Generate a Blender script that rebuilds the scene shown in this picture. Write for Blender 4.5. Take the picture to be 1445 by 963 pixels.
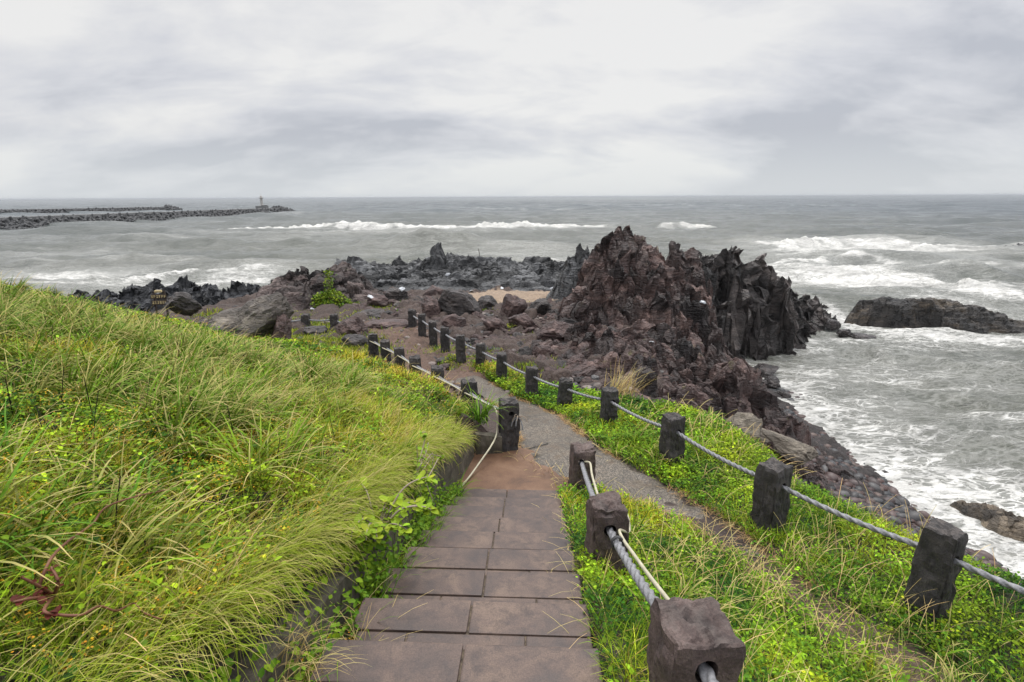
import bpy, bmesh, math, random
import numpy as np
from mathutils import Vector, Matrix

R = math.radians
random.seed(7)
rng = np.random.default_rng(11)
S = bpy.context.scene
for o in list(bpy.data.objects):
    bpy.data.objects.remove(o)
C = S.collection

# ------------------------------------------------------------------ camera
FPX = 760.0
CX, CY = 722.5, 481.5
CAMZ = 9.0
PITCH = R(15.0)
ROLL = 0.0048
fw = Vector((0, math.cos(PITCH), -math.sin(PITCH)))
up0 = Vector((0, math.sin(PITCH), math.cos(PITCH)))
rt0 = Vector((1, 0, 0))
rt = rt0 * math.cos(ROLL) - up0 * math.sin(ROLL)
up = up0 * math.cos(ROLL) + rt0 * math.sin(ROLL)
cd = bpy.data.cameras.new("camera")
cam = bpy.data.objects.new("camera", cd)
C.objects.link(cam)
cd.sensor_width = 36.0
cd.lens = FPX / 1445.0 * 36.0
cd.clip_start = 0.05
cd.clip_end = 60000
m3 = Matrix((rt, up, -fw)).transposed()
cam.matrix_world = Matrix.Translation((0, 0, CAMZ)) @ m3.to_4x4()
S.camera = cam

# ------------------------------------------------------------------ world / light
SUN_EL, SUN_ROT = R(62), R(28)
w = bpy.data.worlds.new("World")
S.world = w
w.use_nodes = True
nt = w.node_tree
nt.nodes.clear()
N = nt.nodes.new
L = nt.links.new
out = N('ShaderNodeOutputWorld')
bg = N('ShaderNodeBackground')
bg2 = N('ShaderNodeBackground')
addw = N('ShaderNodeMixShader')
addw.inputs[0].default_value = 0.93
sky = N('ShaderNodeTexSky')
sky.sky_type = 'NISHITA'
sky.sun_disc = False
sky.sun_elevation = SUN_EL
sky.sun_rotation = SUN_ROT
sky.air_density = 1.0
sky.dust_density = 0.6
L(sky.outputs[0], bg.inputs[0])
bg.inputs[1].default_value = 0.1
sky.sun_intensity = 1.0
tc = N('ShaderNodeTexCoord')
sep = N('ShaderNodeSeparateXYZ')
L(tc.outputs['Generated'], sep.inputs[0])


def wm(op, a, b=None, clamp=False):
    n = N('ShaderNodeMath')
    n.operation = op
    n.use_clamp = clamp
    for i, v in enumerate((a, b)):
        if v is None:
            continue
        if isinstance(v, (int, float)):
            n.inputs[i].default_value = v
        else:
            L(v, n.inputs[i])
    return n.outputs[0]


zc = wm('MAXIMUM', sep.outputs[2], 0.0)
den = wm('ADD', zc, 0.36)
ux = wm('DIVIDE', sep.outputs[0], den)
uy = wm('DIVIDE', sep.outputs[1], den)
comb = N('ShaderNodeCombineXYZ')
L(ux, comb.inputs[0])
L(uy, comb.inputs[1])
comb.inputs[2].default_value = 3.7


def wnoise(scale, det, dist, rough=0.55, off=0.0):
    mp = N('ShaderNodeMapping')
    mp.inputs['Location'].default_value = (off, off * 0.7, off)
    mp.inputs['Rotation'].default_value = (0, 0, R(-28))
    mp.inputs['Scale'].default_value = (0.75, 1.25, 1)
    L(comb.outputs[0], mp.inputs[0])
    n = N('ShaderNodeTexNoise')
    n.inputs['Scale'].default_value = scale
    n.inputs['Detail'].default_value = det
    n.inputs['Distortion'].default_value = dist
    n.inputs['Roughness'].default_value = rough
    L(mp.outputs[0], n.inputs['Vector'])
    return n.outputs['Fac']


n1 = wnoise(0.95, 9, 0.25, 0.5, 1.3)
n2 = wnoise(3.0, 10, 0.3, 0.58, 6.1)
cl = wm('ADD', wm('MULTIPLY', n1, 0.68), wm('MULTIPLY', n2, 0.32))
ramp = N('ShaderNodeValToRGB')
cr = ramp.color_ramp
cr.elements[0].position = 0.43
cr.elements[0].color = (0.565, 0.582, 0.635, 1)
cr.elements[1].position = 0.585
cr.elements[1].color = (0.94, 0.93, 0.915, 1)
e = cr.elements.new(0.50)
e.color = (0.745, 0.752, 0.790, 1)
L(cl, ramp.inputs[0])
# pale band close to the horizon
hz = N('ShaderNodeMapRange')
hz.inputs['From Min'].default_value = 0.0
hz.inputs['From Max'].default_value = 0.10
hz.inputs['To Min'].default_value = 0.7
hz.inputs['To Max'].default_value = 0.0
L(zc, hz.inputs['Value'])
mixh = N('ShaderNodeMix')
mixh.data_type = 'RGBA'
L(hz.outputs[0], mixh.inputs['Factor'])
L(ramp.outputs[0], mixh.inputs['A'])
mixh.inputs['B'].default_value = (0.765, 0.815, 0.855, 1)
L(mixh.outputs['Result'], bg2.inputs[0])
# overcast luminance: brighter toward the zenith
lum = N('ShaderNodeMapRange')
lum.interpolation_type = 'SMOOTHSTEP'
lum.inputs['From Min'].default_value = 0.28
lum.inputs['From Max'].default_value = 0.85
lum.inputs['To Min'].default_value = 0.93
lum.inputs['To Max'].default_value = 3.3
L(sep.outputs[2], lum.inputs['Value'])
L(lum.outputs[0], bg2.inputs[1])
L(bg.outputs[0], addw.inputs[1])
L(bg2.outputs[0], addw.inputs[2])
L(addw.outputs[0], out.inputs[0])

sd = bpy.data.lights.new("sun", 'SUN')
sd.energy = 1.5
sd.angle = R(12)
sd.color = (1.0, 0.96, 0.9)
sun = bpy.data.objects.new("sun", sd)
C.objects.link(sun)
sdir = Vector((math.sin(SUN_ROT) * math.cos(SUN_EL), math.cos(SUN_ROT) * math.cos(SUN_EL), math.sin(SUN_EL)))
sun.rotation_euler = sdir.to_track_quat('Z', 'Y').to_euler()

S.view_settings.view_transform = 'Standard'
S.view_settings.look = 'None'
S.view_settings.gamma = 1.0
S.view_settings.exposure = 0.0
S.render.engine = 'CYCLES'
S.cycles.use_denoising = True
S.cycles.max_bounces = 6
S.cycles.diffuse_bounces = 3
S.cycles.glossy_bounces = 2
S.cycles.transmission_bounces = 3
S.cycles.transparent_max_bounces = 4
S.cycles.volume_bounces = 0
S.cycles.use_adaptive_sampling = True
S.cycles.adaptive_threshold = 0.015

# ------------------------------------------------------------------ numpy noise
_perm = rng.permutation(256).astype(np.int64)
_perm = np.concatenate([_perm, _perm, _perm])
_g = rng.normal(size=(256, 3))
_g /= np.linalg.norm(_g, axis=1)[:, None]


def perlin(x, y, z):
    x, y, z = np.broadcast_arrays(np.asarray(x, float), np.asarray(y, float), np.asarray(z, float))
    xi = np.floor(x).astype(np.int64); yi = np.floor(y).astype(np.int64); zi = np.floor(z).astype(np.int64)
    xf = x - xi; yf = y - yi; zf = z - zi
    u = xf ** 3 * (xf * (xf * 6 - 15) + 10)
    v = yf ** 3 * (yf * (yf * 6 - 15) + 10)
    ww = zf ** 3 * (zf * (zf * 6 - 15) + 10)
    res = 0
    for dx in (0, 1):
        wx = u if dx else 1 - u
        for dy in (0, 1):
            wy = v if dy else 1 - v
            for dz in (0, 1):
                wz = ww if dz else 1 - ww
                h = _perm[_perm[_perm[(xi + dx) & 255] + ((yi + dy) & 255)] + ((zi + dz) & 255)]
                g = _g[h]
                res = res + wx * wy * wz * (g[..., 0] * (xf - dx) + g[..., 1] * (yf - dy) + g[..., 2] * (zf - dz))
    return res * 1.6


def fbm(x, y, z, o=4, gain=0.5, lac=2.03):
    a, s, r = 1.0, 1.0, 0
    for i in range(o):
        r = r + a * perlin(x * s + i * 17.3, y * s - i * 9.1, z * s + i * 5.7)
        a *= gain
        s *= lac
    return r


def ridged(x, y, z, o=4, gain=0.5, lac=2.07):
    a, s, r = 1.0, 1.0, 0
    for i in range(o):
        r = r + a * (1 - 2 * np.abs(perlin(x * s + i * 11.3, y * s - i * 7.7, z * s + i * 3.1)))
        a *= gain
        s *= lac
    return r


def worley(x, y, z):
    """F1, F2 and a random value per cell"""
    x, y, z = np.broadcast_arrays(np.asarray(x, float), np.asarray(y, float), np.asarray(z, float))
    xi = np.floor(x).astype(np.int64); yi = np.floor(y).astype(np.int64); zi = np.floor(z).astype(np.int64)
    f1 = np.full(x.shape, 9.0); f2 = np.full(x.shape, 9.0); cid = np.zeros(x.shape)
    for dx in (-1, 0, 1):
        for dy in (-1, 0, 1):
            for dz in (-1, 0, 1):
                h = _perm[_perm[_perm[(xi + dx) & 255] + ((yi + dy) & 255)] + ((zi + dz) & 255)]
                px = xi + dx + 0.5 + _g[h, 0] * 0.45
                py = yi + dy + 0.5 + _g[h, 1] * 0.45
                pz = zi + dz + 0.5 + _g[h, 2] * 0.45
                d = (px - x) ** 2 + (py - y) ** 2 + (pz - z) ** 2
                near = d < f1
                f2 = np.where(near, f1, np.minimum(f2, d))
                cid = np.where(near, h / 255.0, cid)
                f1 = np.where(near, d, f1)
    return np.sqrt(f1), np.sqrt(f2), cid


def facets(x, y, z, rnd=False):
    """angular shattered relief: every cell is a tilted plane; returns height and edge distance"""
    x, y, z = np.broadcast_arrays(np.asarray(x, float), np.asarray(y, float), np.asarray(z, float))
    xi = np.floor(x).astype(np.int64); yi = np.floor(y).astype(np.int64); zi = np.floor(z).astype(np.int64)
    f1 = np.full(x.shape, 9.0); f2 = np.full(x.shape, 9.0); hh = np.zeros(x.shape, np.int64)
    ox = np.zeros(x.shape); oy = np.zeros(x.shape)
    for dx in (-1, 0, 1):
        for dy in (-1, 0, 1):
            for dz in (-1, 0, 1):
                h = _perm[_perm[_perm[(xi + dx) & 255] + ((yi + dy) & 255)] + ((zi + dz) & 255)]
                px = xi + dx + 0.5 + _g[h, 0] * 0.45 - x
                py = yi + dy + 0.5 + _g[h, 1] * 0.45 - y
                pz = zi + dz + 0.5 + _g[h, 2] * 0.45 - z
                d = px * px + py * py + pz * pz
                near = d < f1
                f2 = np.where(near, f1, np.minimum(f2, d))
                hh = np.where(near, h, hh)
                ox = np.where(near, px, ox); oy = np.where(near, py, oy)
                f1 = np.where(near, d, f1)
    h2 = (hh * 7 + 31) & 255
    val = (hh / 255.0 - 0.5) - (_g[h2, 0] * ox + _g[h2, 1] * oy) * 0.8
    if rnd: return val, np.sqrt(f2) - np.sqrt(f1), ((hh * 13 + 5) & 255) / 255.0
    return val, np.sqrt(f2) - np.sqrt(f1)


def poly_out(X, Y, poly):
    """distance outside a polygon (0 inside)"""
    P = np.array(poly, float)
    d = np.full(X.shape, 1e9)
    for a, b in zip(P, np.roll(P, -1, 0)):
        e = b - a
        t = np.clip(((X - a[0]) * e[0] + (Y - a[1]) * e[1]) / (e @ e), 0, 1)
        d = np.minimum(d, np.hypot(X - a[0] - t * e[0], Y - a[1] - t * e[1]))
    return np.where(in_poly(X, Y, poly), 0.0, d)


def sstep(a, b, x):
    t = np.clip((x - a) / (b - a), 0, 1)
    return t * t * (3 - 2 * t)


# ------------------------------------------------------------------ object helpers
def props(o, label=None, cat=None, group=None, kind=None):
    if label: o['label'] = label
    if cat: o['category'] = cat
    if group: o['group'] = group
    if kind: o['kind'] = kind
    return o


def mesh_np(name, V, F, mat, col=None, parent=None, smooth=True, extra=None):
    """V (n,3), F (m,k) int array, all faces with k corners"""
    V = np.ascontiguousarray(V, np.float32)
    F = np.ascontiguousarray(F, np.int32)
    me = bpy.data.meshes.new(name)
    me.vertices.add(len(V))
    me.vertices.foreach_set('co', V.ravel())
    k = F.shape[1]
    me.loops.add(F.size)
    me.loops.foreach_set('vertex_index', F.ravel())
    me.polygons.add(len(F))
    me.polygons.foreach_set('loop_start', np.arange(0, F.size, k, dtype=np.int32))
    me.polygons.foreach_set('loop_total', np.full(len(F), k, np.int32))
    me.polygons.foreach_set('use_smooth', np.full(len(F), smooth, bool))
    me.update(calc_edges=True)
    me.validate()
    if col is not None:
        a = me.color_attributes.new('Col', 'FLOAT_COLOR', 'POINT')
        cc = np.ones((len(V), 4), np.float32)
        cc[:, :3] = col
        a.data.foreach_set('color', cc.ravel())
    if extra:
        for nm, arr in extra.items():
            a = me.attributes.new(nm, 'FLOAT', 'POINT')
            a.data.foreach_set('value', np.ascontiguousarray(arr, np.float32))
    o = bpy.data.objects.new(name, me)
    C.objects.link(o)
    if mat: me.materials.append(mat)
    if parent: o.parent = parent
    return o


def mesh_bm(name, bm, mat, parent=None, smooth=False):
    me = bpy.data.meshes.new(name)
    bm.to_mesh(me)
    bm.free()
    if smooth:
        me.polygons.foreach_set('use_smooth', np.ones(len(me.polygons), bool))
    o = bpy.data.objects.new(name, me)
    C.objects.link(o)
    if mat: me.materials.append(mat)
    if parent: o.parent = parent
    return o


def empty(name, loc=(0, 0, 0), rz=0.0):
    o = bpy.data.objects.new(name, None)
    C.objects.link(o)
    o.location = loc
    o.rotation_euler = (0, 0, rz)
    return o


def grid_faces(nu, nv):
    i = np.arange(nu * nv).reshape(nu, nv)
    return np.stack([i[:-1, :-1], i[1:, :-1], i[1:, 1:], i[:-1, 1:]], -1).reshape(-1, 4)


def compact(V, F, *arrs):
    used = np.zeros(len(V), bool)
    used[F.ravel()] = True
    idx = np.cumsum(used) - 1
    return (V[used], idx[F]) + tuple(a[used] for a in arrs)


# ------------------------------------------------------------------ materials
class Mat:
    def __init__(self, name):
        self.m = bpy.data.materials.new(name)
        self.m.use_nodes = True
        self.t = self.m.node_tree
        self.t.nodes.clear()
        self.out = self.n('ShaderNodeOutputMaterial')
        self.p = self.n('ShaderNodeBsdfPrincipled')
        self.l(self.p.outputs[0], self.out.inputs[0])

    def n(self, t, **k):
        x = self.t.nodes.new(t)
        for a, b in k.items():
            setattr(x, a, b)
        return x

    def l(self, a, b):
        self.t.links.new(a, b)

    def set(self, name, v):
        s = self.p.inputs[name]
        if hasattr(v, 'is_output'):
            self.l(v, s)
        else:
            s.default_value = v

    def coord(self, kind='Object', scale=(1, 1, 1), rot=(0, 0, 0)):
        if kind == 'World':
            t = self.n('ShaderNodeNewGeometry').outputs['Position']
        else:
            t = self.n('ShaderNodeTexCoord').outputs[kind]
        mp = self.n('ShaderNodeMapping')
        mp.inputs['Scale'].default_value = scale
        mp.inputs['Rotation'].default_value = rot
        self.l(t, mp.inputs[0])
        return mp.outputs[0]

    def noise(self, vec, scale, detail=6, rough=0.6, dist=0.0):
        x = self.n('ShaderNodeTexNoise')
        x.inputs['Scale'].default_value = scale
        x.inputs['Detail'].default_value = detail
        x.inputs['Roughness'].default_value = rough
        x.inputs['Distortion'].default_value = dist
        self.l(vec, x.inputs['Vector'])
        return x.outputs['Fac']

    def voro(self, vec, scale, feature='F1', out='Distance', rand=1.0):
        x = self.n('ShaderNodeTexVoronoi')
        x.feature = feature
        x.inputs['Scale'].default_value = scale
        x.inputs['Randomness'].default_value = rand
        self.l(vec, x.inputs['Vector'])
        return x.outputs[out]

    def ramp(self, fac, stops):
        x = self.n('ShaderNodeValToRGB')
        el = x.color_ramp.elements
        while len(el) < len(stops):
            el.new(0.5)
        for e, (p, c) in zip(el, stops):
            e.position = p
            e.color = (c, c, c, 1) if isinstance(c, (int, float)) else tuple(c) + (1,)
        self.l(fac, x.inputs[0])
        return x.outputs[0]

    def mix(self, fac, a, b, blend='MIX'):
        x = self.n('ShaderNodeMix', data_type='RGBA', blend_type=blend)
        for s, v in (('Factor', fac), ('A', a), ('B', b)):
            if hasattr(v, 'is_output'):
                self.l(v, x.inputs[s])
            elif isinstance(v, (int, float)):
                x.inputs[s].default_value = v if s == 'Factor' else (v, v, v, 1)
            else:
                x.inputs[s].default_value = tuple(v) + (1,)
        return x.outputs['Result']

    def math(self, op, a, b=None, clamp=False):
        x = self.n('ShaderNodeMath', operation=op, use_clamp=clamp)
        for i, v in enumerate((a, b)):
            if v is None: continue
            if hasattr(v, 'is_output'): self.l(v, x.inputs[i])
            else: x.inputs[i].default_value = v
        return x.outputs[0]

    def mrange(self, v, a, b, c, d, smooth=False):
        x = self.n('ShaderNodeMapRange')
        if smooth: x.interpolation_type = 'SMOOTHSTEP'
        self.l(v, x.inputs['Value'])
        for k, q in (('From Min', a), ('From Max', b), ('To Min', c), ('To Max', d)):
            if hasattr(q, 'is_output'): self.l(q, x.inputs[k])
            else: x.inputs[k].default_value = q
        return x.outputs[0]

    def attr(self, name, out='Color'):
        return self.n('ShaderNodeAttribute', attribute_name=name).outputs[out]

    def bump(self, h, strength=0.5, dist=0.05, prev=None):
        x = self.n('ShaderNodeBump')
        x.inputs['Strength'].default_value = strength
        x.inputs['Distance'].default_value = dist
        self.l(h, x.inputs['Height'])
        if prev is not None: self.l(prev, x.inputs['Normal'])
        return x.outputs[0]


def rock_mat(name, c_dark, c_mid, c_light, scale=1.0, rough=(0.45, 0.8), lichen=None, kind='World', bump=1.0, pale_amt=0.62):
    M = Mat(name)
    v = M.coord(kind, (1, 1, 1), (0.4, 0.3, 0.6))
    vs = M.coord(kind, (0.6, 0.6, 2.6), (0.6, 0.35, 0.2))
    big = M.noise(v, 0.55 * scale, 5, 0.6, 0.4)
    mid = M.noise(vs, 1.7 * scale, 8, 0.65, 0.6)
    fine = M.noise(v, 14 * scale, 6, 0.7)
    f = M.math('ADD', M.math('MULTIPLY', big, 0.45), M.math('ADD', M.math('MULTIPLY', mid, 0.4), M.math('MULTIPLY', fine, 0.15)))
    col = M.ramp(f, [(0.36, c_dark), (0.5, c_mid), (pale_amt, c_light)])
    sp = M.noise(v, 46 * scale, 3, 0.7)
    col = M.mix(M.ramp(sp, [(0.35, 0.0), (0.75, 0.55)]), col, M.mix(0.5, col, c_light))
    if lichen:
        lm = M.noise(v, 2.1 * scale, 6, 0.7, 0.3)
        nz = M.n('ShaderNodeSeparateXYZ')
        g = M.n('ShaderNodeNewGeometry')
        M.l(g.outputs['Normal'], nz.inputs[0])
        k = M.math('MULTIPLY', M.ramp(lm, [(0.60, 0.0), (0.68, 1.0)]), M.mrange(nz.outputs[2], 0.1, 0.7, 0, 0.75))
        col = M.mix(k, col, lichen)
    tn = M.math('ADD', 1.0, M.attr('tone', 'Fac'))
    col = M.mix(1.0, col, tn, 'MULTIPLY')
    M.set('Base Color', col)
    M.set('Roughness', M.mrange(mid, 0.3, 0.7, rough[0], rough[1]))
    M.set('Specular IOR Level', 0.45)
    cr1 = M.voro(vs, 2.3 * scale, 'DISTANCE_TO_EDGE')
    crack = M.ramp(cr1, [(0.0, 0.0), (0.09, 1.0)])
    b = M.bump(M.noise(vs, 3.2 * scale, 9, 0.7, 0.5), 0.9 * bump, 0.22 / scale)
    b = M.bump(crack, 0.55 * bump, 0.08 / scale, b)
    b = M.bump(fine, 0.6 * bump, 0.035 / scale, b)
    M.set('Normal', b)
    return M.m


MT = {}
MT['lava_red'] = rock_mat('red_lava', (0.010, 0.0075, 0.0075), (0.048, 0.029, 0.0255), (0.175, 0.113, 0.095), 1.0, (0.30, 0.65), (0.10, 0.095, 0.03))
MT['lava_dark'] = rock_mat('dark_lava', (0.010, 0.009, 0.009), (0.036, 0.030, 0.028), (0.145, 0.122, 0.110), 1.0, (0.28, 0.62))
MT['reef'] = rock_mat('grey_reef_rock', (0.016, 0.0165, 0.017), (0.060, 0.061, 0.062), (0.165, 0.166, 0.166), 0.7, (0.4, 0.75))
MT['reef_black'] = rock_mat('black_reef_rock', (0.008, 0.009, 0.010), (0.022, 0.023, 0.026), (0.08, 0.083, 0.088), 0.8, (0.35, 0.7))
MT['brown'] = rock_mat('brown_rock', (0.018, 0.013, 0.013), (0.056, 0.041, 0.037), (0.155, 0.118, 0.105), 1.0, (0.5, 0.8), (0.07, 0.09, 0.03))
MT['island'] = rock_mat('island_rock', (0.007, 0.007, 0.007), (0.019, 0.017, 0.016), (0.082, 0.062, 0.040), 0.8, (0.35, 0.7))
MT['boulder_red'] = rock_mat('red_boulder', (0.014, 0.010, 0.010), (0.062, 0.037, 0.033), (0.19, 0.125, 0.108), 2.2, (0.4, 0.75), None, 'Object')
MT['boulder_dark'] = rock_mat('dark_boulder', (0.010, 0.009, 0.009), (0.036, 0.031, 0.029), (0.13, 0.108, 0.098), 2.2, (0.4, 0.7), None, 'Object')
MT['boulder_lichen'] = rock_mat('lichen_boulder', (0.016, 0.013, 0.012), (0.078, 0.064, 0.053), (0.29, 0.25, 0.20), 1.6, (0.5, 0.8), (0.30, 0.29, 0.22), 'Object')
MT['boulder_tan'] = rock_mat('tan_boulder', (0.035, 0.029, 0.023), (0.15, 0.125, 0.095), (0.38, 0.33, 0.26), 1.8, (0.6, 0.85), (0.1, 0.1, 0.06), 'Object')
MT['shelf'] = rock_mat('brown_shelf_rock', (0.03, 0.024, 0.018), (0.10, 0.078, 0.055), (0.21, 0.17, 0.12), 1.4, (0.4, 0.7))
MT['wet'] = rock_mat('wet_boulder', (0.010, 0.009, 0.009), (0.028, 0.023, 0.022), (0.085, 0.07, 0.065), 2.0, (0.15, 0.4), None, 'Object')


def cobble_mat(name, c0, c1):
    M = Mat(name)
    oi = M.n('ShaderNodeObjectInfo')
    v = M.coord('Object')
    base = M.mix(oi.outputs['Random'], c0, c1)
    n = M.noise(v, 9, 5, 0.65)
    col = M.mix(M.ramp(n, [(0.3, 0.0), (0.75, 0.5)]), base, (0.085, 0.072, 0.066))
    M.set('Base Color', col)
    M.set('Roughness', M.mrange(n, 0.3, 0.7, 0.34, 0.62))
    M.set('Specular IOR Level', 0.5)
    M.set('Normal', M.bump(M.noise(v, 30, 4, 0.6), 0.25, 0.01))
    return M.m


MT['cobble_grey'] = cobble_mat('grey_cobble', (0.018, 0.0185, 0.02), (0.066, 0.065, 0.065))
MT['cobble_red'] = cobble_mat('maroon_cobble', (0.028, 0.0165, 0.0155), (0.088, 0.050, 0.043))


def attr_mat(name, rough=0.75, transl=0.0, var=0.0, bump=None, spec=0.3):
    M = Mat(name)
    col = M.attr('Col')
    if var:
        n = M.noise(M.coord('World'), var, 4, 0.6)
        col = M.mix(1.0, col, M.ramp(n, [(0.3, 0.72), (0.7, 1.28)]), 'MULTIPLY')
    M.set('Base Color', col)
    M.set('Roughness', rough)
    M.set('Specular IOR Level', spec)
    if transl:
        tr = M.n('ShaderNodeBsdfTranslucent')
        M.l(col, tr.inputs[0])
        mx = M.n('ShaderNodeMixShader')
        mx.inputs[0].default_value = transl
        M.l(M.p.outputs[0], mx.inputs[1])
        M.l(tr.outputs[0], mx.inputs[2])
        M.l(mx.outputs[0], M.out.inputs[0])
    return M.m


MT['leaf'] = attr_mat('leaf_and_blade', 0.6, 0.14, 0, spec=0.12)
MT['pebble'] = attr_mat('pebble', 0.45)

# ground: vertex colour is the soil's own colour
M = Mat('soil')
v = M.coord('World')
n = M.noise(v, 7, 8, 0.7)
g = M.voro(v, 16, 'F1')
col = M.mix(1.0, M.attr('Col'), M.ramp(n, [(0.28, 0.55), (0.72, 1.45)]), 'MULTIPLY')
peb = M.ramp(M.noise(v, 24, 4, 0.7), [(0.52, 0.0), (0.62, 0.55)])
col = M.mix(peb, col, M.mix(0.5, col, (0.16, 0.13, 0.115)))
M.set('Base Color', col)
M.set('Roughness', 0.85)
b = M.bump(n, 0.8, 0.06)
M.set('Normal', M.bump(g, 0.5, 0.03, b))
MT['soil'] = M.m

# asphalt / aggregate path
M = Mat('worn_asphalt')
v = M.coord('World')
big = M.noise(v, 1.1, 5, 0.6, 0.4)
agg = M.voro(v, 75, 'F1', 'Color')
aggs = M.n('ShaderNodeSeparateColor'); M.l(agg, aggs.inputs[0])
c = M.ramp(aggs.outputs[0], [(0.0, (0.030, 0.024, 0.019)), (0.55, (0.088, 0.073, 0.056)), (1.0, (0.24, 0.20, 0.15))])
c = M.mix(1.0, c, M.ramp(big, [(0.3, 0.55), (0.7, 1.35)]), 'MULTIPLY')
c = M.mix(M.ramp(M.noise(v, 2.7, 6, 0.7, 0.8), [(0.52, 0.0), (0.66, 0.7)]), c, (0.10, 0.066, 0.038))
M.set('Base Color', c)
M.set('Roughness', M.mrange(big, 0.35, 0.65, 0.35, 0.75))
M.set('Normal', M.bump(M.voro(v, 75, 'F1'), 0.5, 0.008))
MT['asphalt'] = M.m

M = Mat('terracotta_concrete')
v = M.coord('World')
big = M.noise(v, 2.0, 6, 0.65, 0.3)
agg = M.noise(v, 85, 4, 0.7)
c = M.ramp(big, [(0.3, (0.070, 0.036, 0.020)), (0.5, (0.135, 0.070, 0.037)), (0.72, (0.20, 0.118, 0.068))])
c = M.mix(1.0, c, M.ramp(agg, [(0.3, 0.6), (0.7, 1.4)]), 'MULTIPLY')
M.set('Base Color', c)
M.set('Roughness', 0.65)
M.set('Normal', M.bump(agg, 0.35, 0.006))
MT['terracotta'] = M.m

# stair slabs
M = Mat('weathered_stair_slab')
v = M.coord('World')
big = M.noise(v, 2.6, 7, 0.62, 0.5)
st = M.noise(M.coord('World', (1, 1, 1)), 9, 6, 0.7, 0.4)
agg = M.noise(v, 130, 3, 0.7)
c = M.ramp(big, [(0.28, (0.042, 0.029, 0.025)), (0.5, (0.100, 0.067, 0.053)), (0.72, (0.182, 0.128, 0.096))])
c = M.mix(M.ramp(st, [(0.46, 0.0), (0.66, 0.75)]), c, (0.046, 0.034, 0.031))
c = M.mix(1.0, c, M.ramp(agg, [(0.3, 0.68), (0.72, 1.32)]), 'MULTIPLY')
M.set('Base Color', c)
M.set('Roughness', M.mrange(big, 0.3, 0.7, 0.42, 0.72))
M.set('Normal', M.bump(st, 0.25, 0.01, M.bump(agg, 0.3, 0.004)))
MT['slab'] = M.m

M = Mat('mortar')
v = M.coord('World')
n = M.noise(v, 30, 5, 0.7)
M.set('Base Color', M.ramp(n, [(0.3, (0.02, 0.016, 0.012)), (0.7, (0.17, 0.13, 0.09))]))
M.set('Roughness', 0.95)
MT['mortar'] = M.m

M = Mat('aged_concrete')
v = M.coord('World')
n = M.noise(v, 4, 8, 0.7, 0.5)
n2_ = M.noise(M.coord('World', (3, 3, 0.6)), 3, 6, 0.7)
c = M.ramp(n, [(0.3, (0.028, 0.023, 0.017)), (0.55, (0.10, 0.085, 0.063)), (0.75, (0.21, 0.185, 0.145))])
c = M.mix(M.ramp(n2_, [(0.45, 0.0), (0.7, 0.75)]), c, (0.055, 0.055, 0.03))
M.set('Base Color', c)
M.set('Roughness', 0.85)
M.set('Normal', M.bump(M.noise(v, 22, 6, 0.7), 0.6, 0.02))
MT['concrete'] = M.m

# hewn stone post
M = Mat('hewn_dark_stone')
v = M.coord('World')
n = M.noise(v, 5, 7, 0.65, 0.4)
n2_ = M.noise(v, 60, 4, 0.7)
oi = M.n('ShaderNodeObjectInfo')
c = M.ramp(n, [(0.3, (0.012, 0.0115, 0.0115)), (0.5, (0.030, 0.028, 0.027)), (0.72, (0.075, 0.066, 0.062))])
c = M.mix(M.math('MULTIPLY', oi.outputs['Random'], 0.25), c, (0.058, 0.046, 0.042))
c = M.mix(1.0, c, M.ramp(n2_, [(0.3, 0.7), (0.72, 1.4)]), 'MULTIPLY')
lz = M.n('ShaderNodeSeparateXYZ'); M.l(M.n('ShaderNodeNewGeometry').outputs['Normal'], lz.inputs[0])
c = M.mix(M.math('MULTIPLY', M.ramp(M.noise(v, 11, 5, .7), [(0.45, 0.0), (0.6, 0.8)]), M.mrange(lz.outputs[2], 0.5, 0.95, 0.08, 0.55)), c, (0.15, 0.125, 0.11))
M.set('Base Color', c)
M.set('Roughness', 0.78)
M.set('Normal', M.bump(n2_, 0.5, 0.008, M.bump(M.noise(v, 17, 6, 0.7), 0.6, 0.025)))
MT['post'] = M.m
M = Mat('maroon_stone')
v = M.coord('World')
n = M.noise(v, 6, 7, 0.65, 0.4)
n2_ = M.noise(v, 90, 4, 0.75)
c = M.ramp(n, [(0.3, (0.032, 0.023, 0.021)), (0.5, (0.084, 0.058, 0.051)), (0.72, (0.17, 0.123, 0.107))])
c = M.mix(1.0, c, M.ramp(n2_, [(0.3, 0.6), (0.72, 1.45)]), 'MULTIPLY')
lz = M.n('ShaderNodeSeparateXYZ'); M.l(M.n('ShaderNodeNewGeometry').outputs['Normal'], lz.inputs[0])
c = M.mix(M.math('MULTIPLY', M.ramp(M.noise(v, 11, 5, .7), [(0.45, 0.0), (0.6, 0.8)]), M.mrange(lz.outputs[2], 0.5, 0.95, 0.08, 0.55)), c, (0.15, 0.125, 0.11))
M.set('Base Color', c)
M.set('Roughness', 0.8)
M.set('Normal', M.bump(n2_, 0.6, 0.006, M.bump(M.noise(v, 20, 6, 0.7), 0.7, 0.025)))
MT['post_maroon'] = M.m

M = Mat('grey_rope')
v = M.coord('World')
n = M.noise(v, 40, 4, 0.6)
M.set('Base Color', M.ramp(n, [(0.3, (0.12, 0.12, 0.125)), (0.7, (0.29, 0.29, 0.30))]))
M.set('Roughness', 0.55)
M.set('Normal', M.bump(M.noise(v, 160, 2, 0.5), 0.4, 0.004))
MT['rope'] = M.m


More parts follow.
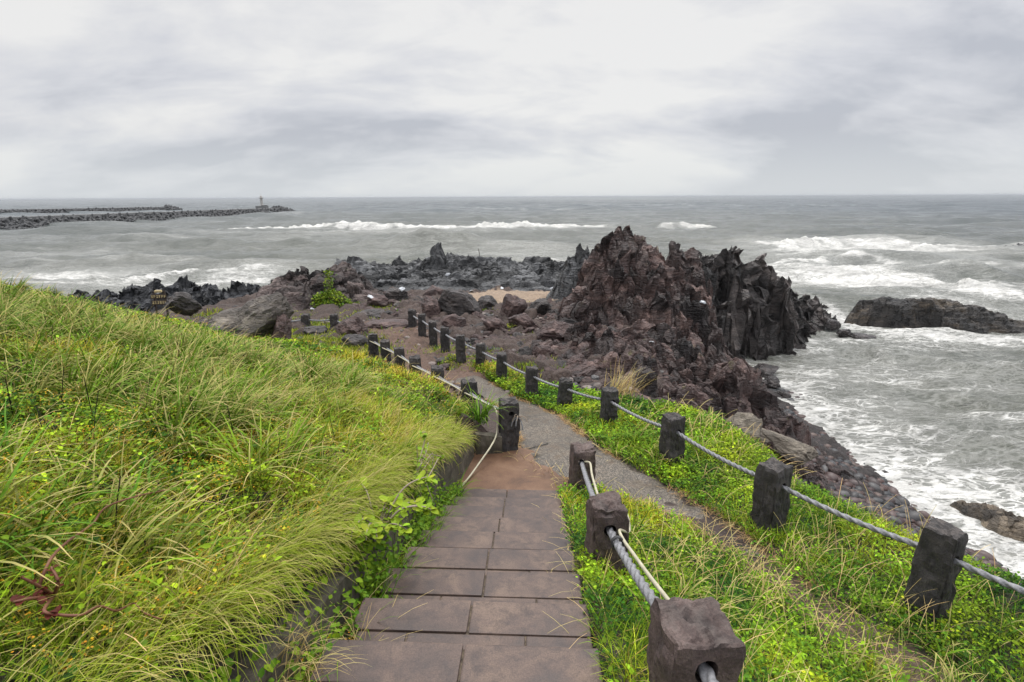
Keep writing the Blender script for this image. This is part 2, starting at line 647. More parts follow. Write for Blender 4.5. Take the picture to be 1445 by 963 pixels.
def plain(name, c, rough=0.6, metal=0.0, var=12.0):
    M = Mat(name)
    n = M.noise(M.coord('World'), var, 5, 0.65)
    M.set('Base Color', M.mix(M.ramp(n, [(0.3, 0.0), (0.7, 1.0)]), tuple(x * 0.72 for x in c), tuple(min(1, x * 1.15) for x in c)))
    M.set('Roughness', rough)
    M.set('Metallic', metal)
    return M.m


MT['hose'] = plain('cream_hose', (0.50, 0.46, 0.33), 0.5)
MT['black_tie'] = plain('black_tie', (0.03, 0.03, 0.03), 0.5)
MT['sign'] = plain('dark_sign_board', (0.045, 0.032, 0.024), 0.7)
MT['letter'] = plain('cream_lettering', (0.62, 0.5, 0.26), 0.7)
MT['plastic'] = plain('white_plastic', (0.58, 0.60, 0.62), 0.4)
MT['tower'] = plain('weathered_tower_paint', (0.42, 0.40, 0.37), 0.6, 0, 1.0)
MT['metal'] = plain('grey_metal', (0.22, 0.23, 0.24), 0.5, 0.4)
MT['armour'] = plain('dark_concrete_armour', (0.085, 0.085, 0.085), 0.8, 0, 0.4)
MT['breakwater'] = plain('breakwater_concrete', (0.16, 0.16, 0.155), 0.8, 0, 0.3)
MT['branch'] = plain('bleached_branch', (0.30, 0.24, 0.18), 0.8)
MT['redstem'] = plain('red_stem', (0.16, 0.06, 0.03), 0.6)

# ------------------------------------------------------------------ terrain functions
STX0, STK = -0.29, 0.046            # stair centre line x = STX0 + STK*(y-2.38)
HALF = 0.73


def xs(y): return STX0 + STK * (np.asarray(y, float) - 2.38)
def zs(y): return np.maximum(CAMZ - (1.406 + 0.384 * np.asarray(y, float)), 4.92)


_fy = [-30, -1, 4, 5.7, 7, 8, 10, 11.3, 12.4, 14, 16, 28, 31, 36, 44]
_fz = [15.5, 5.7, 5.25, 5.12, 4.92, 4.9, 4.6, 4.4, 4.25, 4.12, 4.05, 3.95, 3.6, 2.4, -2.0]
_ex = [-2, 4, 5.7, 7.5, 9, 10, 11, 12, 13, 14.5, 18, 26, 40]
_ev = [6.6, 5.1, 4.15, 3.75, 3.9, 3.95, 3.5, 3.0, 2.6, 3.0, 4.5, 6.5, 8.0]
_cx = [-40, -14.5, -12.6, -11.2, -8.5, -4.8, -3.5, -2.7, -1.95, -1.1, -0.3, 0.5]
_cv = [10.4, 10.8, 11.2, 13.4, 14.6, 14.4, 13.4, 12.3, 11.2, 9.8, 8.1, 7.6]
_px = [-2, 3.0, 4.0, 5.1, 5.9, 6.6, 7.1]
_pv = [3.5, 2.9, 2.62, 2.35, 2.05, 1.6, 1.3]


def slope_plane(x, y): return 7.34 - 0.258 * (x + 1.7) - 0.281 * (y - 1.5)


def ground(x, y):
    x = np.asarray(x, float); y = np.asarray(y, float)
    F = np.interp(y, _fy, _fz)
    F = F + 0.10 * fbm(x * 0.35, y * 0.35, 3.3, 3) * sstep(8.4, 11, y)
    # bench falls to the sea on the far left
    F = F - 6.0 * sstep(-13, -24, x) * sstep(20, 34, y)
    # seaward cliff and beach
    xe = np.interp(y, _ex, _ev)
    zb = np.clip(1.35 - 0.33 * (x - 8.0), -3.0, 2.6)
    zb = np.where(y > 26, np.minimum(zb, -1.0), zb)
    t = sstep(0, 1, (x - xe) / 3.6)
    base = F * (1 - t) + zb * t
    # strip between the stairs and the trail
    u = x - xs(y)
    pl = np.interp(y, _px, _pv)
    t2 = np.clip((u - 0.85) / np.maximum(pl - 0.3 - 0.55, 0.3), 0, 1)
    R_ = (zs(y) - 0.07) * (1 - t2) + base * t2
    base = np.where((y < 7.1) & (u > 0), R_, base)
    # grassy slope
    Sp = slope_plane(x, y)
    yc = np.interp(x, _cx, _cv)
    Sp = Sp + 0.16 * fbm(x * 0.45, y * 0.45, 8.1, 3) * sstep(0.4, 2.5, np.abs(u))
    Sp = Sp + 0.15 * ridged(x * 0.95, y * 0.95, 6.6, 3) * sstep(0.9, 1.6, np.abs(u)) * sstep(14, 9, y)
    Sp = Sp + 0.30 * np.exp(-((y - (yc - 0.75)) / 0.85) ** 2) * sstep(-6.5, -4.2, x) * sstep(0.1, -0.6, x)
    Sp = Sp - 0.75 * np.maximum(0, y - yc) ** 1.15
    # a low hump near the wall end
    left = np.maximum(Sp, F)
    Z = np.where((u < -1.01) & (y < 8.2), left, base)
    Z = np.where((y >= 8.2) & (x < 0.5), np.maximum(Sp * sstep(0.6, -0.5, x) + (1 - sstep(0.6, -0.5, x)) * F, base), Z)
    # trench of the staircase
    tr = (u >= -1.01) & (u < HALF + 0.02) & (y < 6.95)
    Z = np.where(tr, zs(y) - 0.34, Z)
    ld = (u >= -1.01) & (u < 0.9) & (y >= 6.95) & (y < 8.2)
    Z = np.where(ld, 4.86, Z)
    return Z


def ray(px, py):
    d = fw * FPX + rt * (px - CX) - up * (py - CY)
    return np.array(d.normalized())


def at_z(px, py, z):
    d = ray(px, py)
    t = (z - CAMZ) / d[2]
    return np.array([d[0] * t, d[1] * t, z])


def at_d(px, py, D):
    d = ray(px, py)
    t = D / d[1]
    return np.array([d[0] * t, d[1] * t, CAMZ + d[2] * t])


def hit(px, py, tmin=2.0, tmax=70.0):
    d = ray(px, py)
    for stp in (0.5, 0.02):
        t = np.arange(tmin, tmax, stp)
        P = d[None, :] * t[:, None]
        P[:, 2] += CAMZ
        h = ground(P[:, 0], P[:, 1])
        k = np.argmax(P[:, 2] <= h)
        tmin, tmax = t[max(k - 1, 0)], t[k] + 0.03
    return P[k]


def in_poly(x, y, poly):
    x = np.asarray(x); y = np.asarray(y)
    c = np.zeros(x.shape, bool)
    n = len(poly)
    for i in range(n):
        x1, y1 = poly[i]; x2, y2 = poly[(i + 1) % n]
        if y1 == y2: continue
        cond = ((y1 > y) != (y2 > y)) & (x < (x2 - x1) * (y - y1) / (y2 - y1) + x1)
        c ^= cond
    return c


PATH_L = [(3.15, 3.0), (2.62, 4.2), (2.35, 5.15), (2.05, 5.9), (1.55, 6.55), (1.02, 7.05), (0.55, 7.55), (0.24, 8.0), (0.12, 8.6), (0.1, 9.4), (-0.02, 10.7), (-0.5, 12.0), (-1.2, 13.2), (-1.9, 14.2)]
PATH_R = [(3.75, 3.0), (3.2, 4.2), (2.85, 5.0), (2.68, 5.75), (2.35, 6.75), (1.82, 7.6), (1.55, 8.2), (1.35, 8.9), (1.2, 9.6), (0.98, 10.4), (0.38, 11.8), (-0.32, 13.1), (-0.85, 14.2), (-1.2, 15.0)]
ASPH0 = 2
PATH_POLY = PATH_L + PATH_R[::-1]
DIRT_POLY = [(-1.3, 12.6), (-0.5, 14.6), (-1.3, 16.2), (-2.4, 18), (-3.4, 20.5), (-6.0, 21.5), (-6.5, 19), (-5.0, 16.8), (-3.6, 14.6), (-2.2, 12.7)]
SAND_POLY = [tuple(at_z(p, q, 4.0)[:2]) for p, q in ((655, 428), (650, 412), (690, 405), (760, 405), (800, 409), (800, 428), (740, 432), (690, 434))]


def grass_density(x, y):
    """0..1 how much vegetation covers a ground point"""
    x = np.asarray(x, float); y = np.asarray(y, float)
    u = x - xs(y)
    d = np.zeros(x.shape)
    yc = np.interp(x, _cx, _cv)
    left = (u < -0.84) & (y < yc + 0.9)
    d = np.where(left, 1.0, d)
    # gap between stairs and wall
    d = np.where((u > -0.84) & (u < -0.68) & (y < 6.9), 0.55, d)
    pathm = in_poly(x, y, PATH_POLY)
    xe = np.interp(y, _ex, _ev)
    right = (u > HALF - 0.02) & (y < 7.0) & (x < xe + 0.55)
    pl = np.interp(y, [p[1] for p in PATH_R], [p[0] for p in PATH_R])
    right2 = (x > pl + 0.05) & (y >= 7.0) & (y < 15.4) & (x < np.interp(y, [7, 10, 11, 12, 13, 14, 15.4], [4.2, 4.3, 3.9, 2.4, 1.2, 0.35, -0.5]))
    d = np.where(right | right2, 1.0, d)
    trail = in_poly(x, y, PATH_L[:3] + PATH_R[:3][::-1])
    d = np.where(pathm, 0.0, d)
    d = np.where(trail, 0.30, d)
    return d


# ground mesh (adaptive: fine near, coarse far)
def axis(segs):
    a = []
    for s, e, st in segs:
        a += list(np.arange(s, e, st))
    a.append(segs[-1][1])
    return np.array(a)


gx = axis([(-70, -16, 1.5), (-16, -6, 0.22), (-6, 6, 0.075), (6, 15, 0.2), (15, 40, 1.5)])
gy = axis([(-30, -3, 1.5), (-3, 1, 0.3), (1, 15, 0.075), (15, 22, 0.11), (22, 32, 0.2), (32, 60, 1.5)])
GX, GY = np.meshgrid(gx, gy, indexing='ij')
GZ = ground(GX, GY)
rub = sstep(13, 15, GY) * (1 - sstep(33, 38, GY))
GZ = GZ + rub * 0.09 * ridged(GX * 1.4, GY * 1.4, 2.0, 4)
_fv, _fe = facets(GX * 1.1, GY * 1.1, 5.5)
_fw, _fx = facets(GX * 2.9, GY * 2.9, 8.5)
_bare = sstep(12.2, 14, GY) * (1 - sstep(33, 38, GY)) * (grass_density(GX, GY) < 0.2) * np.where(in_poly(GX, GY, DIRT_POLY) | in_poly(GX, GY, SAND_POLY), 0.12, 1.0)
GZ = GZ + _bare * (0.26 * _fv + 0.14 * _fw - 0.06 * np.exp(-(_fe / .12) ** 2))
GZ = np.where(in_poly(GX, GY, PATH_POLY), GZ - 0.02, GZ)
V = np.stack([GX, GY, GZ], -1).reshape(-1, 3)
xx, yy = V[:, 0], V[:, 1]
gd = grass_density(xx, yy)
col = np.tile(np.array([0.050, 0.033, 0.026]), (len(V), 1))           # bench: reddish dirt
nn = fbm(xx * 0.6, yy * 0.6, 1.1, 4)[:, None]
col = col * (1 + 0.35 * nn)
k = (gd > 0.3)[:, None]
col = np.where(k, np.array([0.026, 0.026, 0.010]) * (1 + 0.4 * nn), col)
k = in_poly(xx, yy, DIRT_POLY)[:, None]
col = np.where(k, np.array([0.095, 0.056, 0.038]) * (1 + 0.25 * nn), col)
k = in_poly(xx + 0.3 * nn[:, 0], yy + 0.6 * nn[:, 0], SAND_POLY)[:, None]
col = np.where(k, np.array([0.25, 0.183, 0.125]) * (1 + 0.08 * nn), col)
k = in_poly(xx, yy, PATH_L[:3] + PATH_R[:3][::-1])[:, None]
col = np.where(k, np.array([0.125, 0.085, 0.055]) * (1 + 0.3 * nn), col)
k = ((xx > 7) & (V[:, 2] < 2.3) & (yy < 30))[:, None]
col = np.where(k, np.array([0.022, 0.018, 0.017]), col)
g_o = mesh_np('ground', V, grid_faces(len(gx), len(gy)), MT['soil'], col)
props(g_o, 'brown soil of the bluff, falling to the shore', 'ground', kind='structure')

# asphalt path
def strip(nm, Lp, Rp, mat, dz, n=14, m=90):
    def resample(P, m):
        P = np.array(P, float)
        s = np.linspace(0, len(P) - 1, m)
        return np.stack([np.interp(s, np.arange(len(P)), P[:, i]) for i in (0, 1)], -1)
    A, B = resample(Lp, m), resample(Rp, m)
    wob = 0.10 * np.stack([fbm(np.arange(m) * 0.4, 1.5, 7.7, 3), fbm(np.arange(m) * 0.4, 4.5, 2.7, 3)], -1)
    A = A + wob; B = B + wob[::-1]
    t = np.linspace(0, 1, n)[None, :, None]
    P = A[:, None] * (1 - t) + B[:, None] * t
    z = np.interp(P[..., 1], _fy, _fz) + dz
    z = z + 0.10 * fbm(P[..., 0] * 0.35, P[..., 1] * 0.35, 3.3, 3) * sstep(8.4, 11, P[..., 1])
    edge = np.minimum(t[..., 0], 1 - t[..., 0]) * np.ones((m, 1))
    z = z - 0.03 * (1 - np.clip(edge / 0.08, 0, 1))
    z = z - 0.09 * (1 - sstep(0, 0.22, np.linspace(0, 1, m)[:, None] + 0.12 * fbm(P[..., 0] * 3, P[..., 1] * 3, .3, 3)))
    V = np.concatenate([P, z[..., None]], -1).reshape(-1, 3)
    return mesh_np(nm, V, grid_faces(m, n), mat)


props(strip('path', PATH_L[2:], PATH_R[2:], MT['asphalt'], 0.035), 'worn grey aggregate path curving down to the rocks', 'path', kind='structure')

# terracotta landing
bm = bmesh.new()
LP = [(-0.80, 6.93), (0.93, 6.88), (1.16, 7.1), (0.92, 7.42), (0.70, 7.66), (0.50, 7.95), (0.33, 8.2), (0.1, 8.3), (-0.62, 8.12), (-0.80, 7.6)]
for zz in (4.918,):
    vs_ = [bm.verts.new((a, b_, zz)) for a, b_ in LP]
    f = bm.faces.new(vs_)
ex = bmesh.ops.extrude_face_region(bm, geom=[f])
for v_ in ex['geom']:
    if isinstance(v_, bmesh.types.BMVert): v_.co.z -= 0.12
bmesh.ops.recalc_face_normals(bm, faces=bm.faces)
props(mesh_bm('landing_pavement', bm, MT['terracotta']), 'terracotta coloured concrete landing at the foot of the stairs', 'pavement', kind='structure')

# ------------------------------------------------------------------ staircase
def add_box(bm, c, s, rz=0.0, bev=0.0, jit=0.0):
    r = bmesh.ops.create_cube(bm, size=1.0)
    vs = r['verts']
    Mx = Matrix.Translation(c) @ Matrix.Rotation(rz, 4, 'Z') @ Matrix.Diagonal((s[0], s[1], s[2], 1))
    bmesh.ops.transform(bm, matrix=Mx, verts=vs)
    if bev:
        es = list({e for v in vs for e in v.link_edges})
        bmesh.ops.bevel(bm, geom=es, offset=bev, segments=2, affect='EDGES', profile=0.6)


st = empty('stone_staircase', (float(xs(2.38)), 2.38, 6.68))
props(st, 'worn brown slab staircase leading down to the terracotta landing', 'staircase')
ang = -math.atan(STK)
RUN, RISE = 0.57, 0.219
for k in range(-2, 9):
    y1 = 2.38 + RUN * k
    z = CAMZ - (2.32 + RISE * k)
    cx = float(xs(y1))
    bm = bmesh.new()
    rj = random.Random(k)
    # front slabs (two) and the narrow back strip; joint near the centre
    fd = 0.265
    j = rj.uniform(-0.02, 0.02)
    ca, sa = math.cos(ang), math.sin(ang)
    def P(u, dd, zz):
        return Vector((cx + u * ca - (-dd) * sa * -1, y1 + u * sa - dd, zz))
    for a, b_ in ((-HALF, j - 0.006), (j + 0.006, HALF)):
        add_box(bm, P((a + b_) / 2, fd / 2, z - 0.045 + rj.uniform(-.004, .004)), (b_ - a, fd, 0.09), ang + rj.uniform(-.004, .004), 0.009)
    bd = RUN - fd - 0.012
    cuts = [-HALF + 0.02, -0.36 + j * 3, 0.34 + j * 2, HALF - 0.02]
    for a, b_ in zip(cuts[:-1], cuts[1:]):
        add_box(bm, P((a + b_) / 2, fd + 0.010 + bd / 2, z - 0.050 + rj.uniform(-.003, .003)), (b_ - a - 0.010, bd, 0.09), ang, 0.008)
    o = mesh_bm('step', bm, MT['slab'], None)
    o.parent = st
    o.matrix_parent_inverse = Matrix.Translation(-st.location)
    bm = bmesh.new()
    add_box(bm, P(0, RUN / 2 + 0.012, z - 0.175), (2 * HALF - 0.05, RUN - 0.03, 0.32), ang)
    o2 = mesh_bm('mortar_bed', bm, MT['mortar'])
    o2.parent = o

# ------------------------------------------------------------------ retaining wall
def rough_solid(nm, pts_top, th, zbot, mat, n_len=60, n_h=10, amp=0.012):
    """a wall along a polyline of (x,y,ztop): a closed box section swept along it"""
    P = np.array(pts_top, float)
    s = np.concatenate([[0], np.cumsum(np.linalg.norm(np.diff(P[:, :2], axis=0), axis=1))])
    t = np.linspace(0, s[-1], n_len)
    Q = np.stack([np.interp(t, s, P[:, i]) for i in range(3)], -1)
    d = np.gradient(Q[:, :2], axis=0)
    d /= np.linalg.norm(d, axis=1)[:, None]
    nrm = np.stack([-d[:, 1], d[:, 0]], -1)
    rings = []
    sec = [(0.5, 0.0)] * 0
    hs = np.linspace(0, 1, n_h)
    prof = [(-0.5, h) for h in hs] + [(-0.2, 1.0), (0.2, 1.0)] + [(0.5, h) for h in hs[::-1]]
    V = []
    for a, h in prof:
        z = zbot(Q) * (1 - h) + Q[:, 2] * h
        V.append(np.concatenate([Q[:, :2] + nrm * a * th, z[:, None]], -1))
    V = np.stack(V, 1)
    V = V + amp * np.stack([fbm(V[..., 0] * 6, V[..., 1] * 6, V[..., 2] * 6 + q * 9, 3) for q in range(3)], -1)
    m = len(prof)
    i = np.arange(n_len * m).reshape(n_len, m)
    F = [np.stack([i[:-1], np.roll(i, -1, 1)[:-1], np.roll(i, -1, 1)[1:], i[1:]], -1).reshape(-1, 4)]
    o = mesh_np(nm, V.reshape(-1, 3), np.concatenate(F), mat, smooth=False)
    bm = bmesh.new(); bm.from_mesh(o.data)
    bmesh.ops.holes_fill(bm, edges=[e for e in bm.edges if e.is_boundary], sides=0)
    bmesh.ops.recalc_face_normals(bm, faces=bm.faces)
    bm.to_mesh(o.data); bm.free()
    return o


wl = [(float(xs(y)) - 0.93, y, float(slope_plane(float(xs(y)) - 0.93, y)) - 0.20) for y in np.linspace(0.6, 6.3, 8)]
wl += [(-0.93, 6.8, 5.54), (-0.80, 7.5, 5.42), (-0.70, 8.0, 5.30)]
props(rough_solid('retaining_wall', wl, 0.16, lambda Q: zs(Q[:, 1]) - 0.35, MT['concrete'], 90),
      'stained low concrete retaining wall along the left edge of the stairs', 'wall')
props(rough_solid('return_wall', [(-0.60, 8.12, 5.27), (-0.36, 8.15, 5.23), (-0.18, 8.17, 5.2)], 0.15, lambda Q: 0 * Q[:, 1] + 4.7, MT['concrete'], 24),
      'short mossy concrete wall piece behind the terracotta landing', 'wall')

# ------------------------------------------------------------------ outcrops
def crag(name, peaks, bbox, res, mat, floor, seed=0.0, warp=0.8, rid=0.35, block=0.8, bs=1.1, over=0.22, k=6.0, strata=0.0, fine=0.10, poly=None, cut=1.5, lower=0.28, crev=0.6, soft=0.02, pw=1.0, shore=None, sbase=None, sslope=0.75, blanket=0.0, snoise=0.7):
    x0, x1, y0, y1 = bbox
    ax = np.arange(x0, x1, res); ay = np.arange(y0, y1, res)
    X, Y = np.meshgrid(ax, ay, indexing='ij')
    wx = X + warp * fbm(X * 0.45, Y * 0.45, seed, 3)
    wy = Y + warp * fbm(X * 0.45, Y * 0.45, seed + 5.5, 3)
    acc = np.zeros(X.shape)
    for (px, py, pz, sl, rx, ry, an) in peaks:
        dx, dy = 0.55 * wx + 0.45 * X - px, 0.55 * wy + 0.45 * Y - py
        ca, sa = math.cos(an), math.sin(an)
        a = (dx * ca + dy * sa) / rx
        b = (-dx * sa + dy * ca) / ry
        d = np.sqrt(a * a + b * b + soft) - math.sqrt(soft)
        acc = acc + np.exp(np.clip(k * (pz - sl * d ** pw), -60, 90))
    H = np.log(acc + 1e-20) / k - lower
    fl = floor(X, Y)
    if poly is not None:
        H = H - cut * poly_out(X + 0.4 * fbm(X * .8, Y * .8, seed + 3, 3), Y + 0.4 * fbm(X * .8, Y * .8, seed + 8, 3), poly)
    if poly is not None and blanket:
        pin = -poly_out(X, Y, poly)
        inn = in_poly(X, Y, poly)
        Pb = np.array(poly, float)
        dd_ = np.full(X.shape, 1e9)
        for a_, b_ in zip(Pb, np.roll(Pb, -1, 0)):
            e_ = b_ - a_
            t_ = np.clip(((X - a_[0]) * e_[0] + (Y - a_[1]) * e_[1]) / (e_ @ e_), 0, 1)
            dd_ = np.minimum(dd_, np.hypot(X - a_[0] - t_ * e_[0], Y - a_[1] - t_ * e_[1]))
        dd_ = np.where(inn, dd_, -dd_)
        bl_ = fl + blanket * sstep(-0.2, 1.4, dd_) - 0.6 * sstep(0.1, -0.8, dd_) + 0.25 * fbm(X * .7, Y * .7, seed + 15, 3)
    if shore is not None:
        P_ = np.array(shore, float)
        ds = np.full(X.shape, 1e9)
        for a_, b_ in zip(P_[:-1], P_[1:]):
            e_ = b_ - a_
            t_ = np.clip(((X - a_[0]) * e_[0] + (Y - a_[1]) * e_[1]) / (e_ @ e_), 0, 1)
            ds = np.minimum(ds, np.hypot(X - a_[0] - t_ * e_[0], Y - a_[1] - t_ * e_[1]))
        ds = np.where(in_poly(X, Y, poly), ds, -ds)
        lim = np.interp(Y, *sbase) + (sslope if np.isscalar(sslope) else np.interp(Y, *sslope)) * (ds + snoise * (fbm(X * .5, Y * .5, seed + 12, 3) + 0.9 * facets(X * .55, Y * .55, seed + 2.5)[0]))
        H = -np.log(np.exp(-2.5 * np.clip(H, -20, 20)) + np.exp(-2.5 * np.clip(lim, -20, 20))) / 2.5
    rise = np.clip((H - fl + 0.3) / 1.3, 0.28 if shore is not None else 0, 1)
    if poly is not None and blanket:
        H = np.maximum(H, bl_)
        rise = np.maximum(rise, 0.62 * sstep(0.0, 0.9, dd_))
    # tilted, shattered blocks at three sizes, stretched along one dip direction
    c_, s_ = math.cos(0.6), math.sin(0.6)
    ux, uy = (wx * c_ + wy * s_) / bs, (-wx * s_ + wy * c_) / (bs * 0.62)
    v1, e1, r1 = facets(ux, uy, seed + H * 0.30 / bs, True)
    jx, jy = ux * 2.1 + 0.25 * v1, uy * 2.1 - 0.2 * v1
    v2, e2, r2 = facets(jx, jy, seed + 4 + H * 0.7 / bs, True)
    v3, e3 = facets(ux * 5.0, uy * 5.0, seed + 9 + H * 1.6 / bs)
    D_ = block * (v1 + 0.50 * v2 + 0.20 * v3)
    D_ = D_ - block * crev * (np.exp(-(e1 / 0.12) ** 2) + 0.6 * np.exp(-(e2 / 0.13) ** 2))
    D_ = D_ + rid * 0.5 * (ridged(wx * 0.7, wy * 0.7, seed + 2, 4) - 0.4)
    H = H + rise * D_
    if strata:
        q = H / strata + 0.5 * fbm(X * 0.4, Y * 0.4, seed + 9, 2)
        fr = q - np.floor(q)
        H = H + strata * 0.75 * (sstep(0.25, 0.75, fr) - fr)
    H = H + fine * rise * (ridged(X * 2.6, Y * 2.6, H * 1.1 + seed, 4) - .4)
    ox = over * rise * (fbm(X * 1.3, Y * 1.3, H * 1.6 + seed, 4) + 0.8 * v2)
    oy = over * rise * (fbm(X * 1.3, Y * 1.3, H * 1.6 + seed + 31, 4) - 0.8 * v2)
    V = np.stack([X + ox, Y + oy, H], -1).reshape(-1, 3)
    F = grid_faces(len(ax), len(ay))
    ok = (H - fl > -0.7).reshape(-1)
    F = F[ok[F].any(1)]
    tone = (0.75 * (r1 - 0.5) + 0.95 * (r2 - 0.45) + 0.25 * fbm(X * .5, Y * .5, seed + 6, 3)).reshape(-1)
    tone = np.clip(tone * 1.25 - .06, -0.72, 1.25)
    V, F, tone = compact(V, F, tone)
    return mesh_np(name, V, F, mat, smooth=False, extra={'tone': tone})


def pk(px, py, D, sl=1.2, rx=1.0, ry=1.0, an=0.0):
    p = at_d(px, py, D)
    return (p[0], p[1], p[2], sl, rx, ry, an)


def flo(X, Y): return np.maximum(ground(X, Y), -0.8)
def sea_floor(X, Y): return np.full(X.shape, -0.8)


# red-brown main outcrop
RED_POLY = [(0.7, 17), (1.2, 15.2), (1.9, 13.8), (3.2, 12.5), (4.5, 11.6), (6.2, 11.8), (8.2, 12.7), (10.0, 14.2), (10.6, 16), (10.5, 19), (9.8, 23), (9.8, 26.5), (8, 28), (3.5, 26), (1.5, 23), (0.9, 20)]
red = [pk(935, 330, 23.6, 1.5), pk(918, 332, 23.4, 1.6), pk(955, 338, 24.2, 1.5), pk(876, 317, 24, 2.6), pk(893, 320, 24, 2.6), pk(906, 331, 23.6, 2.4), pk(860, 330, 23.4, 2.4), pk(848, 340, 23.6, 2.6), pk(893, 340, 22.8, 1.8), pk(916, 340, 23.8, 1.5), pk(930, 342, 23.8, 1.4), pk(948, 339, 24, 1.5), pk(925, 352, 22.6, 1.5), pk(868, 352, 22.4, 1.8),
       pk(968, 347, 25, 1.4), pk(984, 344, 25.5, 1.6), pk(1000, 354, 26, 1.4), pk(985, 374, 24.4, 1.5), pk(955, 380, 23.2, 1.5),
       pk(838, 386, 20.6, 2.6), pk(815, 396, 20.2, 2.4), pk(862, 384, 20.6, 2.4), pk(890, 388, 20.8, 2.0), pk(846, 366, 22.0, 2.0), pk(880, 362, 22.0, 2.0), pk(826, 376, 21.8, 1.8),
       pk(795, 420, 20.6, 1.6), pk(920, 428, 19.0, 1.3), pk(965, 462, 18.2, 1.0), pk(1010, 494, 17.2, 0.85), pk(880, 458, 18.0, 1.4), pk(905, 492, 16.4, 1.0), pk(935, 404, 20.6, 1.3), pk(975, 418, 21.5, 1.3),
       pk(960, 514, 15.6, 0.7), pk(1020, 556, 15.0, 0.6), pk(1070, 594, 15.2, 0.6), pk(980, 550, 14.0, 0.6), pk(1050, 545, 16.8, .7), pk(1110, 637, 14.4, .6),
       pk(905, 492, 14.8, .7), pk(865, 478, 15.8, .8), pk(845, 464, 17.4, .9), pk(940, 514, 14.2, .6), pk(880, 506, 14.2, .6), pk(920, 520, 13.4, .6), pk(1000, 586, 13.0, .6), pk(1060, 638, 12.6, .6), pk(1040, 515, 19, .9)]
o = crag('lava_outcrop', red, (-0.5, 12.6, 11.2, 29, ), 0.06, MT['lava_red'], flo, 3.0, 0.5, 0.3, 0.8, 1.35, 0.2, 6.0, poly=RED_POLY, soft=0.16, lower=0.62, cut=0.8, shore=RED_POLY[4:13], sbase=([11.5, 13, 14.4, 16, 20], [2.5, 1.5, 0.8, 0.5, 0.3]), sslope=([13, 15.5, 18, 20, 22.5, 24], [0.72, 0.85, 1.3, 2.2, 4.0, 7.0]), blanket=0.38)
props(o, 'big red-brown jagged lava outcrop, tallest rock of the headland', 'rock outcrop')
# dark ridge behind
SH = [tuple(at_z(a, b, 0.0)[:2]) for a, b in ((1037, 516), (1053, 500), (1075, 499), (1103, 492), (1130, 482), (1152, 464), (1160, 452), (1176, 441), (1180, 429))]
DARK_POLY = [(7.0, 22)] + SH + [(27.5, 50), (20, 46), (12, 35), (8.5, 31)]
dark = [pk(1012, 332, 31, 1.3), pk(990, 340, 30, 1.1), pk(1024, 336, 31, 1.3), pk(1000, 345, 28.5, 1.2), pk(1036, 342, 31.5, 1.6), pk(1056, 356, 32, 1.2), pk(1086, 360, 33, 1.2), pk(1108, 372, 35, 1.2), pk(1098, 380, 33, 1.0), pk(1120, 384, 36.5, 1.1), pk(1072, 364, 32.5, 1.2),
        pk(1135, 392, 38, 1.1), pk(1155, 403, 41, 1.1), pk(1170, 414, 43, 1.2), pk(1050, 402, 29, 0.9), pk(1020, 410, 27.5, 0.9), pk(1085, 412, 31, 0.8),
        pk(1060, 450, 26.5, 0.8), pk(1020, 455, 24.5, 1.0), pk(1095, 456, 30.5, 0.8), pk(1125, 442, 34.5, 0.8), pk(1155, 429, 40, .8), pk(1025, 488, 24.0, 0.8), pk(1060, 482, 26, .8), pk(1000, 385, 28.5, 1.1), pk(1030, 370, 29.5, 1.2), pk(1000, 355, 29, 1.2)]
o = crag('dark_lava_ridge', dark, (6.5, 29, 21, 51), 0.08, MT['lava_dark'], sea_floor, 11.0, 0.4, 0.3, 0.72, 1.5, 0.42, 6.0, poly=DARK_POLY, cut=1.6, soft=0.06, lower=0.12, shore=SH, sbase=([20, 50], [-0.35, -0.35]), sslope=([24, 27, 29, 32, 35, 40], [1.2, 1.6, 3.0, 3.2, 1.6, 1.0]), snoise=1.2)
props(o, 'black lava ridge with saw-tooth top running into the surf', 'rock outcrop')
# grey pinnacle at the left shoulder of the red outcrop
o = crag('grey_rock_pinnacle', [pk(820, 338, 27, 2.4), pk(810, 350, 27, 2.0), pk(797, 374, 27.3, 1.7), pk(832, 368, 26.5, 1.5)], (0.5, 7, 23.5, 31), 0.06, MT['reef'], flo, 17.0, 0.3, 0.25, 0.55, 0.9, 0.2)
props(o, 'grey pointed rock leaning on the left shoulder of the red outcrop', 'rock outcrop')
# grey reef
reef = [pk(500, 362, 41, .9), pk(478, 368, 40, 1.0), pk(530, 366, 42, .7, 1.5), pk(560, 362, 43, .8), pk(585, 360, 43, .8), pk(605, 358, 42, .9), pk(640, 365, 43, .5, 1.6), pk(668, 360, 42, .9),
        pk(682, 360, 42, 1.0), pk(715, 366, 43, .6, 1.5), pk(755, 364, 42, .5, 2.0), pk(780, 366, 40, .6, 1.5), pk(800, 369, 40, .8),
        pk(520, 384, 37, .45, 2.0), pk(570, 382, 37, .4, 2.2), pk(615, 378, 37.5, .4, 2.2), pk(660, 381, 37, .4, 2.2), pk(720, 380, 37, .4, 2.5), pk(770, 380, 37, .45, 2.0), pk(540, 398, 33.5, .4, 1.8), pk(590, 396, 33.5, .4, 2.0), pk(640, 396, 33, .4, 1.8), pk(700, 392, 33.5, .35, 2.0), pk(755, 392, 33.5, .4, 2.0), pk(490, 396, 34, .5, 1.5)]
o = crag('grey_lava_reef', reef, (-18, 8, 29.5, 50), 0.11, MT['reef'], flo, 23.0, 0.8, 0.45, 0.40, 2.7, 0.2, 5.0, 0.4, lower=0.15)
props(o, 'long grey lava reef with ragged top behind the sand patch', 'rock outcrop')
